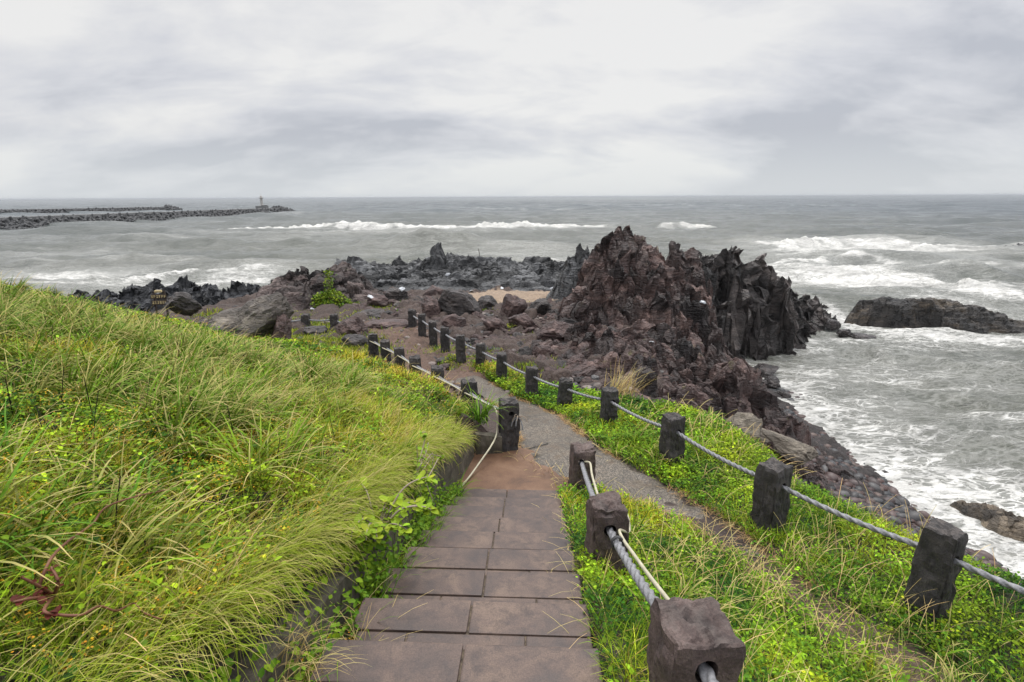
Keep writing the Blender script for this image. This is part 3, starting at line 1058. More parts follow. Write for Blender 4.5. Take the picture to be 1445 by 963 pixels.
o = crag('standing_rock', [pk(618, 342, 40, 4.5, .62), pk(611, 350, 40, 4.5, .55), pk(623, 356, 39.8, 4.5, .6), pk(604, 366, 40, 2.0, 1.2), pk(634, 368, 40, 2.0, 1.2)], (-9.5, -3.5, 36.5, 43), 0.05, MT['reef'], flo, 29.0, 0.2, 0.12, 0.3, 0.7, 0.1, soft=0.001, pw=2.4, lower=0.0)
props(o, 'upright dark grey rock pillar standing up from the grey reef', 'rock outcrop')
# brown mass on the left
brown = [pk(425, 369, 29, 1.0), pk(408, 375, 28.5, 1.1), pk(450, 372, 29, 1.0), pk(388, 387, 28, 1.0), pk(480, 368, 30, 1.0), pk(500, 377, 29.5, 1.2), pk(415, 387, 26.0, 0.9), pk(445, 383, 26.0, .9), pk(475, 385, 26.5, 1.0), pk(385, 399, 26, .9), pk(400, 403, 24.8, 1.0), pk(435, 399, 25, 1.0), pk(500, 395, 26.5, 1.1), pk(372, 411, 25.5, 1.0)]
o = crag('brown_rock_mass', brown, (-17, -5.5, 22, 34), 0.07, MT['brown'], flo, 37.0, 0.4, 0.3, 0.5, 1.7, 0.2)
props(o, 'broad brown rock mass behind the green shrub and the far posts', 'rock outcrop')
# black reef at left
blk = [pk(110, 406, 47, .8), pk(150, 408, 46, .8), pk(185, 398, 46, 1.0), pk(215, 397, 46, .9), pk(262, 391, 46, 1.1), pk(285, 396, 45, .9), pk(330, 392, 44, 1.2), pk(345, 398, 44, 1.0), pk(362, 402, 43, .9), pk(240, 404, 45, .7, 1.5), pk(310, 406, 43, .7, 1.5), pk(205, 411, 44, .6, 1.5), pk(130, 412, 46, .6, 1.5)]
o = crag('black_reef', blk, (-44, -17, 38, 52), 0.12, MT['reef_black'], sea_floor, 41.0, 0.6, 0.35, 0.7, 1.5, 0.3)
props(o, 'low black reef of ragged rock along the surf behind the grassy crest', 'rock outcrop')
# island
IS_POLY = [tuple(at_z(a, b, 0.0)[:2]) for a, b in ((1186, 440), (1225, 447), (1270, 454), (1300, 450), (1350, 458), (1400, 463), (1452, 462), (1452, 452), (1400, 442), (1340, 432), (1250, 431), (1190, 431))]
isl = [pk(1203, 430, 39.6, .6, .8, .9), pk(1228, 424, 40, .6, 1.5, 1.2), pk(1262, 422, 40, .6, 1.7, 1.3), pk(1300, 422, 40, .6, 1.7, 1.3), pk(1335, 425, 40, .6, 1.5, 1.3), pk(1368, 433, 39.8, .5, 1.3, 1.2), pk(1395, 442, 39.4, .5, 1.4, 1.1), pk(1425, 453, 39, .4, 1.5, 1.0), pk(1290, 445, 38.4, .4, 2.2, .6), pk(1345, 451, 38.2, .4, 2.0, .6)]
o = crag('island_rock', isl, (22, 44, 33, 47), 0.085, MT['island'], sea_floor, 47.0, 0.25, 0.08, 0.13, 1.8, 0.12, 8.0, 0.3, 0.07, poly=IS_POLY, cut=2.0, lower=0.0, soft=0.001, pw=3.0)
props(o, 'long flat-topped wet brown rock islet standing alone in the surf', 'rock outcrop')
pf = at_z(1440, 348, 0)
o = crag('offshore_rock', [(pf[0], pf[1], 0.7, .5, 2, 1, 0), (pf[0] + 3, pf[1] + 1, 1.0, .5, 2, 1, 0)], (pf[0] - 5, pf[0] + 9, pf[1] - 5, pf[1] + 6), 0.15, MT['reef_black'], sea_floor, 53.0, 0.3, 0.2, 0.3, 1.2, 0.2)
props(o, 'small dark rock awash in the waves at the far right edge', 'rock outcrop')
ps = [at_z(1360, 722, 0.1), at_z(1400, 735, 0.1), at_z(1450, 757, 0.1)]
o = crag('low_rock_slab', [(ps[0][0] + .25, ps[0][1], .30, .6, .8, .35, -.5), (ps[1][0], ps[1][1], .42, .6, 1.0, .45, -.5), (ps[2][0], ps[2][1], .46, .6, 1.2, .5, -.5)], (10.5, 18, 9, 17), 0.04, MT['shelf'], lambda X, Y: np.full(X.shape, -0.3), 59.0, 0.1, 0.05, 0.08, .6, 0.05, lower=0.0, soft=.001, pw=3.0)
props(o, 'low brown rock slab lying in the foam off the cobble beach', 'rock')

# ------------------------------------------------------------------ boulders
def boulder_mesh(seed, planes=16, sub=4, rough=0.06, sq=(1, 1, 1), cobble=False):
    r_ = np.random.default_rng(seed)
    bm = bmesh.new()
    bmesh.ops.create_icosphere(bm, subdivisions=sub, radius=1.0)
    Vd = np.array([v.co[:] for v in bm.verts])
    Vd /= np.linalg.norm(Vd, axis=1)[:, None]
    rr = np.full(len(Vd), 1.25)
    for i in range(planes):
        n_ = r_.normal(size=3); n_ /= np.linalg.norm(n_)
        d = r_.uniform(0.72, 1.0)
        c = Vd @ n_
        with np.errstate(divide='ignore'):
            q = np.where(c > 0.05, d / np.maximum(c, 0.05), 9)
        rr = np.minimum(rr, q)
    if cobble:
        rr = 1 + 0.22 * (rr - 1)
    o3 = r_.uniform(0, 50)
    rr = rr + rough * fbm(Vd[:, 0] * 2.2 + o3, Vd[:, 1] * 2.2, Vd[:, 2] * 2.2, 4) + (0 if cobble else rough * 0.8 * ridged(Vd[:, 0] * 1.3 + o3, Vd[:, 1] * 1.3, Vd[:, 2] * 4, 3) * 0.6)
    if not cobble and sub >= 3:
        fv, fe = facets(Vd[:, 0] * 2.1 + o3, Vd[:, 1] * 2.1, Vd[:, 2] * 2.1)
        rr = rr + 0.085 * fv - 0.05 * np.exp(-(fe / 0.08) ** 2) + 0.03 * facets(Vd[:, 0] * 5 + o3, Vd[:, 1] * 5, Vd[:, 2] * 5)[0]
    P = Vd * rr[:, None] * np.array(sq)
    me = bpy.data.meshes.new('rock')
    F = np.array([[v.index for v in f.verts] for f in bm.faces])
    bm.free()
    return P, F


def boulder(name, label, p, size, seed, mat, rot=(0, 0, 0), cat='boulder', sink=0.3, group=None, planes=16, rough=0.07):
    P, F = boulder_mesh(seed, planes, 4, rough)
    Rm = np.array(Matrix.Rotation(rot[2], 3, 'Z') @ Matrix.Rotation(rot[1], 3, 'Y') @ Matrix.Rotation(rot[0], 3, 'X'))
    P = (P * np.array(size)) @ Rm.T
    o = mesh_np(name, P, F, mat, smooth=False)
    o.location = (p[0], p[1], p[2] + size[2] * (1 - sink) * 0.8)
    return props(o, label, cat, group)


def bp(px, py): return hit(px, py)


BL = [
    ('dark_boulder', 'large dark pointed boulder at the edge of the sand patch', 645, 446, 58, 46, 'boulder_dark', 1, (0, .2, .4)),
    ('red_boulder', 'reddish slanting boulder just left of the large dark pointed boulder', 610, 449, 36, 36, 'boulder_red', 2, (0, -.4, 1.2)),
    ('round_boulder', 'rounded maroon boulder in front of the large dark pointed boulder', 641, 464, 34, 26, 'boulder_red', 3, (0, 0, .5)),
    ('black_boulder', 'small black triangular boulder on the near rim of the sand patch', 686, 437, 30, 24, 'boulder_dark', 4, (0.2, 0, 0)),
    ('maroon_boulder', 'rough maroon boulder between the sand patch and the red outcrop', 722, 450, 44, 40, 'boulder_red', 5, (0.3, 0, 1)),
    ('crusted_boulder', 'big pale-crusted round boulder at the foot of the red outcrop', 784, 481, 52, 36, 'boulder_red', 6, (0, 0, .3)),
    ('shaggy_boulder', 'dark red boulder at the end of the fenced dirt path', 494, 476, 44, 34, 'boulder_red', 7, (0.3, .3, 0)),
    ('low_black_boulder', 'low black boulder in grass below the far pair of posts', 445, 474, 32, 18, 'boulder_dark', 8, (0, 0, .8)),
    ('wall_end_boulder', 'dark stone beside the last post of the landward fence', 503, 492, 36, 22, 'boulder_dark', 9, (0, .2, .2)),
    ('flat_slab', 'flat pale-red slab at the head of the dirt path', 548, 463, 60, 12, 'boulder_red', 10, (0, 0, .2)),
    ('grey_slab', 'flat grey slab beyond the shaggy dark red boulder', 520, 448, 50, 14, 'boulder_dark', 11, (0, 0, .7)),
    ('split_boulder', 'split reddish boulder on the bench behind the seaward fence', 700, 470, 40, 26, 'boulder_red', 12, (0.2, .2, .9)),
    ('mossy_boulder', 'broken brown boulder beside small green tufts near the outcrop foot', 740, 466, 46, 28, 'boulder_red', 13, (.1, .4, .1)),
    ('ledge_boulder', 'dark blocky boulder just below the sand patch, right end', 762, 444, 40, 24, 'boulder_dark', 14, (.4, .4, 2)),
    ('maroon_block', 'maroon block left of the green shrub by the brown rock mass', 480, 434, 30, 20, 'boulder_red', 15, (0, .3, .2)),
    ('maroon_stone', 'maroon stone right of the green shrub near the litter', 535, 432, 36, 22, 'boulder_red', 16, (0, .1, .2)),
    ('squat_boulder', 'squat dark boulder between green shrub and grey reef', 560, 425, 40, 20, 'boulder_dark', 17, (0, .1, .9)),
    ('path_stone', 'low dark stone breaking through the lower end of the asphalt', 628, 512, 26, 10, 'boulder_dark', 18, (0, .1, .9)),
    ('verge_stone', 'grey round stone behind the seaward fence under the pale dry grass', 838, 541, 16, 14, 'cobble_grey', 19, (0, 0, 0)),
    ('bench_boulder', 'reddish boulder in rubble behind the third post beyond the pale dry grass', 765, 505, 34, 22, 'boulder_red', 20, (0.3, 0, 0)),
    ('seaward_boulder', 'dark boulder on the rubble right under the crusted boulder', 815, 520, 40, 22, 'boulder_red', 21, (0.3, .2, 1)),
]
for nm, lb, px, py, wpx, hpx, mt, sd_, rot in BL:
    p = bp(px, py)
    zc_ = p[1] * math.cos(PITCH) + (CAMZ - p[2]) * math.sin(PITCH)
    w_ = wpx * zc_ / FPX / 2 * .92
    h_ = hpx * zc_ / FPX / 2 * .88
    boulder(nm, lb, p, (w_, w_ * 0.8, h_ * 1.15), sd_, MT[mt], rot, sink=0.25)

# crest boulders
p = at_d(256, 440, 16.0); p[2] = ground(p[0], p[1]) if abs(ground(p[0], p[1]) - p[2]) < 0.6 else p[2]
boulder('crest_boulder', 'dark brown boulder on the grassy crest beside the small wooden sign', at_d(259, 441, 15.4), (0.45, 0.42, 0.33), 31, MT['boulder_dark'], (0.1, 0.35, 0.5), sink=0.0)
boulder('leaning_rock', 'large grey lichen-spotted rock leaning right at the edge of the grass', at_d(364, 466, 14.6), (1.12, 0.6, 0.5), 32, MT['boulder_lichen'], (0.2, -0.52, 0.3), cat='rock', sink=0.5, planes=12)
boulder('split_slab_rock', 'flat tilted grey slabs against the left side of the leaning lichen rock', at_d(328, 460, 14.8), (0.9, 0.6, 0.26), 33, MT['boulder_lichen'], (0.1, -0.25, 0.2), cat='rock', sink=0.5, planes=11)
boulder('foot_rock', 'dark maroon rock at the right foot of the leaning lichen rock', at_d(398, 484, 14.3), (0.25, 0.3, 0.5), 34, MT['boulder_red'], (0, 0.1, 0.3), cat='rock', sink=0.5)
boulder('cliff_rock', 'pale tan weathered rock below the seaward grass verge', at_d(1034, 640, 9.6), (0.34, 0.55, 0.66), 35, MT['boulder_tan'], (0.3, 0.65, 0.2), cat='rock', sink=0.5, planes=11)
boulder('cliff_rock_small', 'smaller tan rock just right of the pale weathered cliff rock', at_d(1064, 668, 9.6), (0.18, 0.3, 0.3), 36, MT['boulder_tan'], (0.3, 0.2, 0.1), cat='rock', sink=0.5)
boulder('shelf_rock', 'yellowish layered rock ledge at the back of the cobble beach', at_d(1110, 640, 13.2), (0.75, 0.45, 0.25), 37, MT['boulder_tan'], (0.1, 0.35, -0.5), cat='rock', sink=0.1)

# sea rocks
for nm, lb, px, py, w_, h_, sd_ in (
        ('wave_rock', 'small wet black rock by the tip of the dark ridge, nearest the islet', 1172, 462, 0.6, 0.35, 51),
        ('wave_rock', 'small wet black rock in foam below the dark ridge tip', 1190, 473, 0.55, 0.3, 52),
        ('wave_rock', 'flat wet rock in the bay right of two small black ones', 1215, 477, 0.7, 0.22, 53),
        ('surf_rock', 'low brown rock awash at the mouth of the gully', 1078, 525, 0.75, 0.22, 54),
        ('surf_rock', 'wet black rock pair member in surf, larger one off the shore', 1088, 545, 0.5, 0.35, 55),
        ('surf_rock', 'flat grey rock beside the larger black surf rock', 1075, 543, 0.42, 0.2, 56),
        ('surf_rock', 'small dark rock where the cobbles begin beside the red outcrop', 1103, 560, 0.35, 0.22, 57)):
    boulder(nm, lb, at_z(px, py, -0.05), (w_, w_ * 0.8, h_), sd_, MT['wet'], (0, 0.1, sd_), cat='rock', sink=0.5)

# rubble stones on the bench
variants = []
for i in range(8):
    P, F = boulder_mesh(100 + i, 12, 3, 0.08)
    o = mesh_np('rubble_stone', P, F, MT['boulder_red'] if i % 2 else MT['boulder_dark'], smooth=False)
    C.objects.unlink(o)
    variants.append(o)
rr = random.Random(5)
placed = []
cnt = 0
tries = 0
L_ROW_X = [-0.05, -0.89, -1.73, -2.47, -3.2, -3.83, -4.5]
while cnt < 285 and tries < 9000:
    tries += 1
    px, py = rr.uniform(380, 930), rr.uniform(412, 548)
    if py > 470 and px < 520: continue
    if py > 500 and px < 690: continue
    if py > 0.33 * px + 272: continue
    if py < 470 and px > 790: continue
    h = hit(px, py, 8)
    if in_poly(h[0], h[1], DIRT_POLY) and rr.random() < 0.93: continue
    if in_poly(h[0], h[1], SAND_POLY): continue
    if grass_density(h[0], h[1]) > 0.2: continue
    s = rr.uniform(0.07, 0.17) * (1 + 0.025 * h[1]) * (1.8 if rr.random() < 0.13 else 1)
    if any((h[0] - a) ** 2 + (h[1] - b) ** 2 < (0.7 * (s + c)) ** 2 for a, b, c in placed): continue
    placed.append((h[0], h[1], s))
    src = rr.choice(variants)
    o = src.copy()
    C.objects.link(o)
    o.location = (h[0], h[1], h[2] + s * 0.25)
    o.rotation_euler = (rr.uniform(-.5, .5), rr.uniform(-.5, .5), rr.uniform(0, 6.3))
    o.scale = (s * rr.uniform(.8, 1.4), s * rr.uniform(.7, 1.1), s * rr.uniform(.5, .9))
    props(o, 'angular lava stone among the loose rubble between fence, reef and outcrop', 'stone', 'loose lava rubble stones on the bench')
    cnt += 1

Vs, Fs, Cs = [], [], []
off = 0
Pc = [boulder_mesh(260 + i, 10, 2, 0.08) for i in range(4)]
gx_ = rng.uniform(-13, 7.5, 9000); gy_ = rng.uniform(12.6, 30, 9000)
ok_ = (grass_density(gx_, gy_) < .2) & ~in_poly(gx_, gy_, SAND_POLY) & ~in_poly(gx_, gy_, PATH_POLY)
ok_ &= ~in_poly(gx_, gy_, DIRT_POLY) | (rng.uniform(size=9000) < .45)
ok_ &= fbm(gx_ * .5, gy_ * .5, 3.7, 3) > -.25
gz_ = ground(gx_, gy_)
for x, y, z in zip(gx_[ok_], gy_[ok_], gz_[ok_]):
    P, F = Pc[rr.randrange(4)]
    sz_ = rr.uniform(.035, .10) * (1.5 if rr.random() < .2 else 1)
    a = rr.uniform(0, 6.3)
    P = P * np.array([sz_ * rr.uniform(.9, 1.4), sz_, sz_ * rr.uniform(.5, .9)])
    P = np.stack([P[:, 0] * math.cos(a) - P[:, 1] * math.sin(a) + x, P[:, 0] * math.sin(a) + P[:, 1] * math.cos(a) + y, P[:, 2] + z + sz_ * .3], -1)
    c = np.array(rr.choice([(0.06, 0.037, 0.032), (0.035, 0.03, 0.028), (0.09, 0.06, 0.05), (0.022, 0.02, 0.02), (0.15, 0.12, 0.105)])) * rr.uniform(.6, 1.3)
    Vs.append(P); Fs.append(F + off); Cs.append(np.tile(c, (len(P), 1)))
    off += len(P)
props(mesh_np('lava_gravel', np.concatenate(Vs), np.concatenate(Fs), MT['pebble'], np.concatenate(Cs), smooth=False), 'loose lava gravel strewn over the bench between the larger stones', 'gravel', kind='stuff')

# ------------------------------------------------------------------ cobble beach
cob = []
for i in range(6):
    P, F = boulder_mesh(200 + i, 14, 3, 0.05, (1, 1, 1), True)
    for mm in ('cobble_grey', 'cobble_red'):
        o = mesh_np('cobble', P, F, MT[mm])
        C.objects.unlink(o)
        cob.append(o)
cands = []
tries = 0
cellg = {}
while tries < 150000 and len(cands) < 6500:
    tries += 1
    y = rr.uniform(6.5, 24.5)
    sh = 12.0 + 0.25 * math.sin(y * 0.9)
    wd = np.interp(y, [8, 13, 16, 20, 25], [6.6, 6.0, 4.6, 3.6, 3.0])
    x = sh + 0.5 - abs(rr.gauss(0, 0.5)) * 0 - rr.uniform(0, wd) + (rr.random() < 0.06) * rr.uniform(0, 1.0)
    s = rr.uniform(0.095, 0.165) * (1.3 if rr.random() < 0.2 else 1)
    if rr.random() < 0.4: s = rr.uniform(0.05, 0.085)
    key = (int(x * 2), int(y * 2))
    bad = False
    for dx in (-1, 0, 1):
        for dy in (-1, 0, 1):
            for (a, b, c) in cellg.get((key[0] + dx, key[1] + dy), ()):
                if (a - x) ** 2 + (b - y) ** 2 < (0.66 * (s + c)) ** 2:
                    bad = True
    if bad: continue
    cellg.setdefault(key, []).append((x, y, s))
    zc_ = y * math.cos(PITCH) + 8.5 * math.sin(PITCH)
    px = CX + x / zc_ * FPX
    vis = px < 1470
    cands.append((-(s / zc_) if vis else 1, x, y, s))
cands.sort()
print('cobbles', len(cands))
bigc = cands[:296]
for (q, x, y, s) in bigc:
    src = rr.choice(cob)
    o = src.copy()
    C.objects.link(o)
    z = float(ground(x, y))
    o.location = (x, y, max(z, -0.12) + s * 0.42)
    o.rotation_euler = (rr.uniform(-.35, .35), rr.uniform(-.35, .35), rr.uniform(0, 6.3))
    o.scale = (s * rr.uniform(1.0, 1.3), s * rr.uniform(.8, 1.0), s * rr.uniform(.6, .85))
    props(o, 'smooth wet cobble lying on the beach below the grass verge', 'cobble', 'cobbles on the beach')
Vs, Fs, Cs = [], [], []
off = 0
Pc, Fc = [], []
for i in range(4):
    P, F = boulder_mesh(230 + i, 14, 2, 0.05, (1, 1, 1), True)
    Pc.append(P); Fc.append(F)
for (q, x, y, s) in cands[296:]:
    i = rr.randrange(4)
    a = rr.uniform(0, 6.3)
    P = Pc[i] * np.array([s * rr.uniform(1, 1.35), s, s * 0.65])
    P = np.stack([P[:, 0] * math.cos(a) - P[:, 1] * math.sin(a) + x, P[:, 0] * math.sin(a) + P[:, 1] * math.cos(a) + y, P[:, 2] + max(float(ground(x, y)), -0.12) + s * 0.3], -1)
    c = np.array(rr.choice([(0.03, 0.031, 0.033), (0.05, 0.05, 0.05), (0.06, 0.035, 0.03), (0.036, 0.021, 0.02), (0.09, 0.064, 0.054)])) * rr.uniform(.8, 1.25)
    Vs.append(P); Fs.append(Fc[i] + off); Cs.append(np.tile(c, (len(P), 1)))
    off += len(P)
if Vs:
    props(mesh_np('pebbles', np.concatenate(Vs), np.concatenate(Fs), MT['pebble'], np.concatenate(Cs)), 'smaller pebbles filling the beach between the large cobbles', 'pebbles', kind='stuff')

# ------------------------------------------------------------------ posts
def post_mesh(seed, wd, h, hole=None, rough=0.017, taper=0.04):
    bm = bmesh.new()
    n = 17
    bmesh.ops.create_cube(bm, size=1.0)
    bmesh.ops.subdivide_edges(bm, edges=bm.edges, cuts=n, use_grid_fill=True)
    P = np.array([v.co[:] for v in bm.verts])
    bm.verts.ensure_lookup_table()
    # rounded chipped edges
    A = np.abs(P) * 2
    P[:, 0] *= wd; P[:, 1] *= wd; P[:, 2] = (P[:, 2] + 0.5) * h
    s = seed * 3.7
    t = P[:, 2] / h
    sh = 1 + taper * (0.5 - t)
    P[:, 0] *= sh; P[:, 1] *= sh
    edge = ((A[:, 0] > 0.97).astype(int) + (A[:, 1] > 0.97) + (A[:, 2] > 0.97))
    dirv = np.stack([P[:, 0], P[:, 1], (P[:, 2] - h / 2) * 0.4], -1)
    dirv /= np.linalg.norm(dirv, axis=1)[:, None] + 1e-6
    nz = fbm(P[:, 0] * 9 + s, P[:, 1] * 9, P[:, 2] * 7, 4) * rough + ridged(P[:, 0] * 5 + s, P[:, 1] * 5, P[:, 2] * 4, 3) * rough * 0.6
    chip = np.maximum(0, fbm(P[:, 0] * 6 + s, P[:, 1] * 6, P[:, 2] * 6 + 3, 3))
    fz, fe_ = facets(P[:, 0] * 6.5 + s, P[:, 1] * 6.5, P[:, 2] * 4.5)
    nz = nz + 0.016 * fz - 0.010 * np.exp(-(fe_ / .1) ** 2)
    P = P + dirv * (nz - (edge >= 2) * (0.009 + 0.05 * chip))[:, None]
    top = A[:, 2] > 0.97
    P[:, 2] += np.where((t > 0.9), 0.028 * fbm(P[:, 0] * 7 + s, P[:, 1] * 7, 4.4, 4), 0)
    lx, ly = np.random.default_rng(seed).uniform(-.05, .05, 2)
    P[:, 0] += lx * P[:, 2] * 0.5; P[:, 1] += ly * P[:, 2] * 0.5
    for v, p in zip(bm.verts, P): v.co = p
    return bm


def cut_hole(o, axis_dir, center, r, length=1.0):
    bm = bmesh.new()
    bmesh.ops.create_cone(bm, cap_ends=True, segments=16, radius1=r, radius2=r, depth=length)
    me = bpy.data.meshes.new('cut'); bm.to_mesh(me); bm.free()
    c = bpy.data.objects.new('cut', me); C.objects.link(c)
    q = Vector(axis_dir).to_track_quat('Z', 'Y')
    c.matrix_world = Matrix.Translation(center) @ q.to_matrix().to_4x4()
    md = o.modifiers.new('b', 'BOOLEAN'); md.object = c; md.operation = 'DIFFERENCE'; md.solver = 'EXACT'
    bpy.context.view_layer.update()
    dg = bpy.context.evaluated_depsgraph_get()
    nm = bpy.data.meshes.new_from_object(o.evaluated_get(dg))
    o.modifiers.clear()
    o.data = nm
    bpy.data.objects.remove(c)


def make_post(p, wd, h, rz, seed, mat, label, group, tilt=(0, 0)):
    bm = post_mesh(seed, wd, h + 0.25)
    o = mesh_bm('stone_post', bm, mat)
    o.location = (p[0], p[1], p[2] - 0.25)
    o.rotation_euler = (tilt[0], tilt[1], rz)
    props(o, label, 'post', group)
    return o


def post_at(px, py_base, H):
    return at_z(px, py_base, CAMZ - H)


ORD = ['first', 'second', 'third', 'fourth', 'fifth', 'sixth', 'seventh', 'eighth', 'ninth', 'tenth', 'eleventh', 'twelfth', 'thirteenth']
Q = [(1302, 862, 3.72, .85, .27, .55), (1083, 742, 3.82, .80, .28, .5), (948, 650, 4.05, .74, .27, .35), (858, 600, 4.4, .74, .27, .2), (796, 579, 4.6, .72, .26, .15), (750, 561, 4.75, .76, .27, .1),
     (708, 537, 4.85, .76, .27, 0), (678, 522, 4.9, .78, .26, 0), (651, 519, 4.95, 1.0, .27, .1), (629, 502, 4.95, .92, .26, 0), (612, 489, 4.95, .88, .26, .2), (596, 476, 4.95, .84, .26, .1), (583, 465, 4.95, .76, .27, 0)]
rowQ = []
Qlook = ['thick dark post of the seaward row nearest the viewer, cobble beach right behind it',
         'second nearest post of the seaward row, just right of the tan cliff rock',
         'third nearest post of the seaward row, standing in bright clover beside the path bend',
         'fourth nearest post of the seaward row, in front of the pale dry grass tuft']
for i, (px, py, H, h, wd, rz) in enumerate(Q):
    p = post_at(px, py, H)
    g_ = float(ground(p[0], p[1]))
    top = p[2] + h
    z0 = min(p[2], g_)
    lb = Qlook[i] if i < 4 else '%s post of the seaward row counting away from the nearest one' % ORD[i]
    o = make_post((p[0], p[1], z0), wd, top - z0, rz, 10 + i, MT['post'], lb, 'stone posts of the seaward rope fence', (0, 0.03 if i == 0 else 0))
    rowQ.append((p[0], p[1], top - 0.22 if i < 4 else top - 0.2, o))

Lr = [(717, 562, 3.25, .88, .29, .2, 4.9), (660, 535, 3.5, .8, .28, .3, None), (616, 514, 3.7, .8, .28, .2, None), (585, 500, 3.85, .8, .27, .2, None), (564, 487, 4.0, .8, .27, .25, None), (543, 477, 4.05, .85, .27, .2, None), (525, 468, 4.1, .85, .27, .2, None)]
rowL = []
Llook = ['tall dark post with a frayed rope end beside the terracotta landing',
         'second post of the landward row, half hidden in grass above the tall landing post']
for i, (px, pyt, Ht, h, wd, rz, zb) in enumerate(Lr):
    p = at_z(px, pyt + 4, CAMZ - Ht)
    top = p[2]
    z0 = min(top - h, float(ground(p[0], p[1])))
    lb = Llook[i] if i < 2 else '%s post of the landward row, counting away from the landing' % ORD[i]
    o = make_post((p[0], p[1], z0), wd, top - z0, rz, 40 + i, MT['post'], lb, 'stone posts of the landward rope fence')
    rowL.append((p[0], p[1], top - 0.2, o))

# stair-side posts
Pp = [(1.0, 1.62, 7.36, .30, .12), (0.775, 3.86, 6.62, .28, .08), (0.985, 7.02, 5.56, .31, .10)]
p0 = at_d(985, 880, 1.86)
rowP = []
Plook = ['big maroon stone post at the bottom of the picture, nearest the viewer', 'middle maroon post beside the stairs, cream cord hooked behind it', 'maroon post at the foot of the stairs by the landing']
Pp = [(float(p0[0]), float(p0[1]), float(p0[2]) , .285, .10)] + Pp[1:]
for i, (x, y, top, wd, rz) in enumerate(Pp):
    z0 = float(ground(x, y)) - 0.1
    o = make_post((x, y, z0), wd, top - z0, rz, 70 + i, MT['post_maroon'], Plook[i], 'maroon stone posts beside the stairs')
    rowP.append((x, y, top - (0.16 if i == 0 else .22), o))

# far pair of posts and a chain of others to the left
rowF = []
for i, (px, py, lb) in enumerate(((318, 466, 'far dark post behind the leaning lichen rock'), (433, 466, 'left post of the far pair in front of the brown rock mass'), (472, 466, 'right post of the far pair in front of the brown rock mass'))):
    p = at_z(px, py, 4.0)
    o = make_post((p[0], p[1], min(4.0, float(ground(p[0], p[1])))), .28, .62, .1, 80 + i, MT['post'], lb, 'stone posts of the far rope fence')
    rowF.append((p[0], p[1], 4.0 + 0.42, o))

# ------------------------------------------------------------------ ropes
def rope_path(pts, sag=0.05, step=0.02, end_ext=0.0):
    out_ = []
    for (a, b) in zip(pts[:-1], pts[1:]):
        a = np.array(a[:3]); b = np.array(b[:3])
        d = np.linalg.norm(b - a)
        n = max(8, int(d / step))
        t = np.linspace(0, 1, n, endpoint=False)[:, None]
        P = a * (1 - t) + b * t
        P[:, 2] -= (4 * sag * t * (1 - t))[:, 0] * d / 2.0
        out_.append(P)
    out_.append(np.array(pts[-1][:3])[None])
    return np.concatenate(out_)


def tube(P, r, nseg=12, twist=0.0, lobes=0, lobe_amp=0.25, cap=True):
    P = np.asarray(P, float)
    T = np.gradient(P, axis=0)
    T /= np.linalg.norm(T, axis=1)[:, None] + 1e-9
    upv = np.array([0, 0, 1.0])
    A = np.cross(T, upv)
    bad = np.linalg.norm(A, axis=1) < 1e-3
    A[bad] = np.cross(T[bad], np.array([1.0, 0, 0]))
    A /= np.linalg.norm(A, axis=1)[:, None]
    B = np.cross(A, T)
    s = np.concatenate([[0], np.cumsum(np.linalg.norm(np.diff(P, axis=0), axis=1))])
    th = np.linspace(0, 2 * np.pi, nseg, endpoint=False)
    rr_ = np.broadcast_to(np.asarray(r, float), (len(P),))
    if lobes:
        ph = th[None, :] * lobes + (s * twist)[:, None]
        rad = rr_[:, None] * (1 - lobe_amp + lobe_amp * np.abs(np.cos(ph / 2)) * 1.35)
    else:
        rad = rr_[:, None] * np.ones((1, nseg))
    V = P[:, None] + rad[..., None] * (A[:, None] * np.cos(th)[None, :, None] + B[:, None] * np.sin(th)[None, :, None])
    n = len(P)
    i = np.arange(n * nseg).reshape(n, nseg)
    F = np.stack([i[:-1], np.roll(i, -1, 1)[:-1], np.roll(i, -1, 1)[1:], i[1:]], -1).reshape(-1, 4)
    return V.reshape(-1, 3), F


def rope(name, label, pts, r=0.028, sag=0.05, step=0.02, cat='rope'):
    P = rope_path(pts, sag, step)
    V, F = tube(P, r, 18, 2 * math.pi * 3 / 0.34, 3, 0.42)
    return props(mesh_np(name, V, F, MT['rope']), label, cat)


ext = np.array(rowQ[0][:3]) + (np.array(rowQ[0][:3]) - np.array(rowQ[1][:3])) * np.array([0.9, 0.55, 0.2])
# end post of the seaward row outside the frame on the right
eg = float(ground(ext[0], ext[1]))
rope('fence_rope', 'thick grey twisted rope strung through the posts of the seaward row', [tuple(ext + np.array([0, 0, -0.05]))] + [q[:3] for q in rowQ], 0.027, 0.05)
rope('fence_rope', 'grey rope strung through the posts of the landward row from the landing post', [q[:3] for q in rowL], 0.028, 0.05)
pe = np.array(rowP[0][:3]) + np.array([0.03, -0.95, 0.30])
rope('stair_rope', 'thick grey rope beside the stairs joining the three maroon posts', [tuple(pe)] + [q[:3] for q in rowP], 0.029, 0.045, 0.012)
rope('far_rope', 'thin far rope between the posts in front of the brown rock mass', [q[:3] for q in rowF] + [(rowF[-1][0] + 0.9, rowF[-1][1] - 0.3, 4.2)], 0.03, 0.08, 0.04)
make_post((float(ext[0]), float(ext[1]), eg), .28, float(ext[2]) + .17 - eg, .5, 95, MT['post'], 'dark post where the seaward rope ends, beyond the right edge of the view', 'stone posts of the seaward rope fence')
# bore the rope holes through the near posts
def bore(row, idx, r):
    for i in idx:
        a = np.array(row[max(i - 1, 0)][:3]); b = np.array(row[min(i + 1, len(row) - 1)][:3])
        o = row[i][3]
        cut_hole(o, tuple(b - a), row[i][:3], r, 0.9)


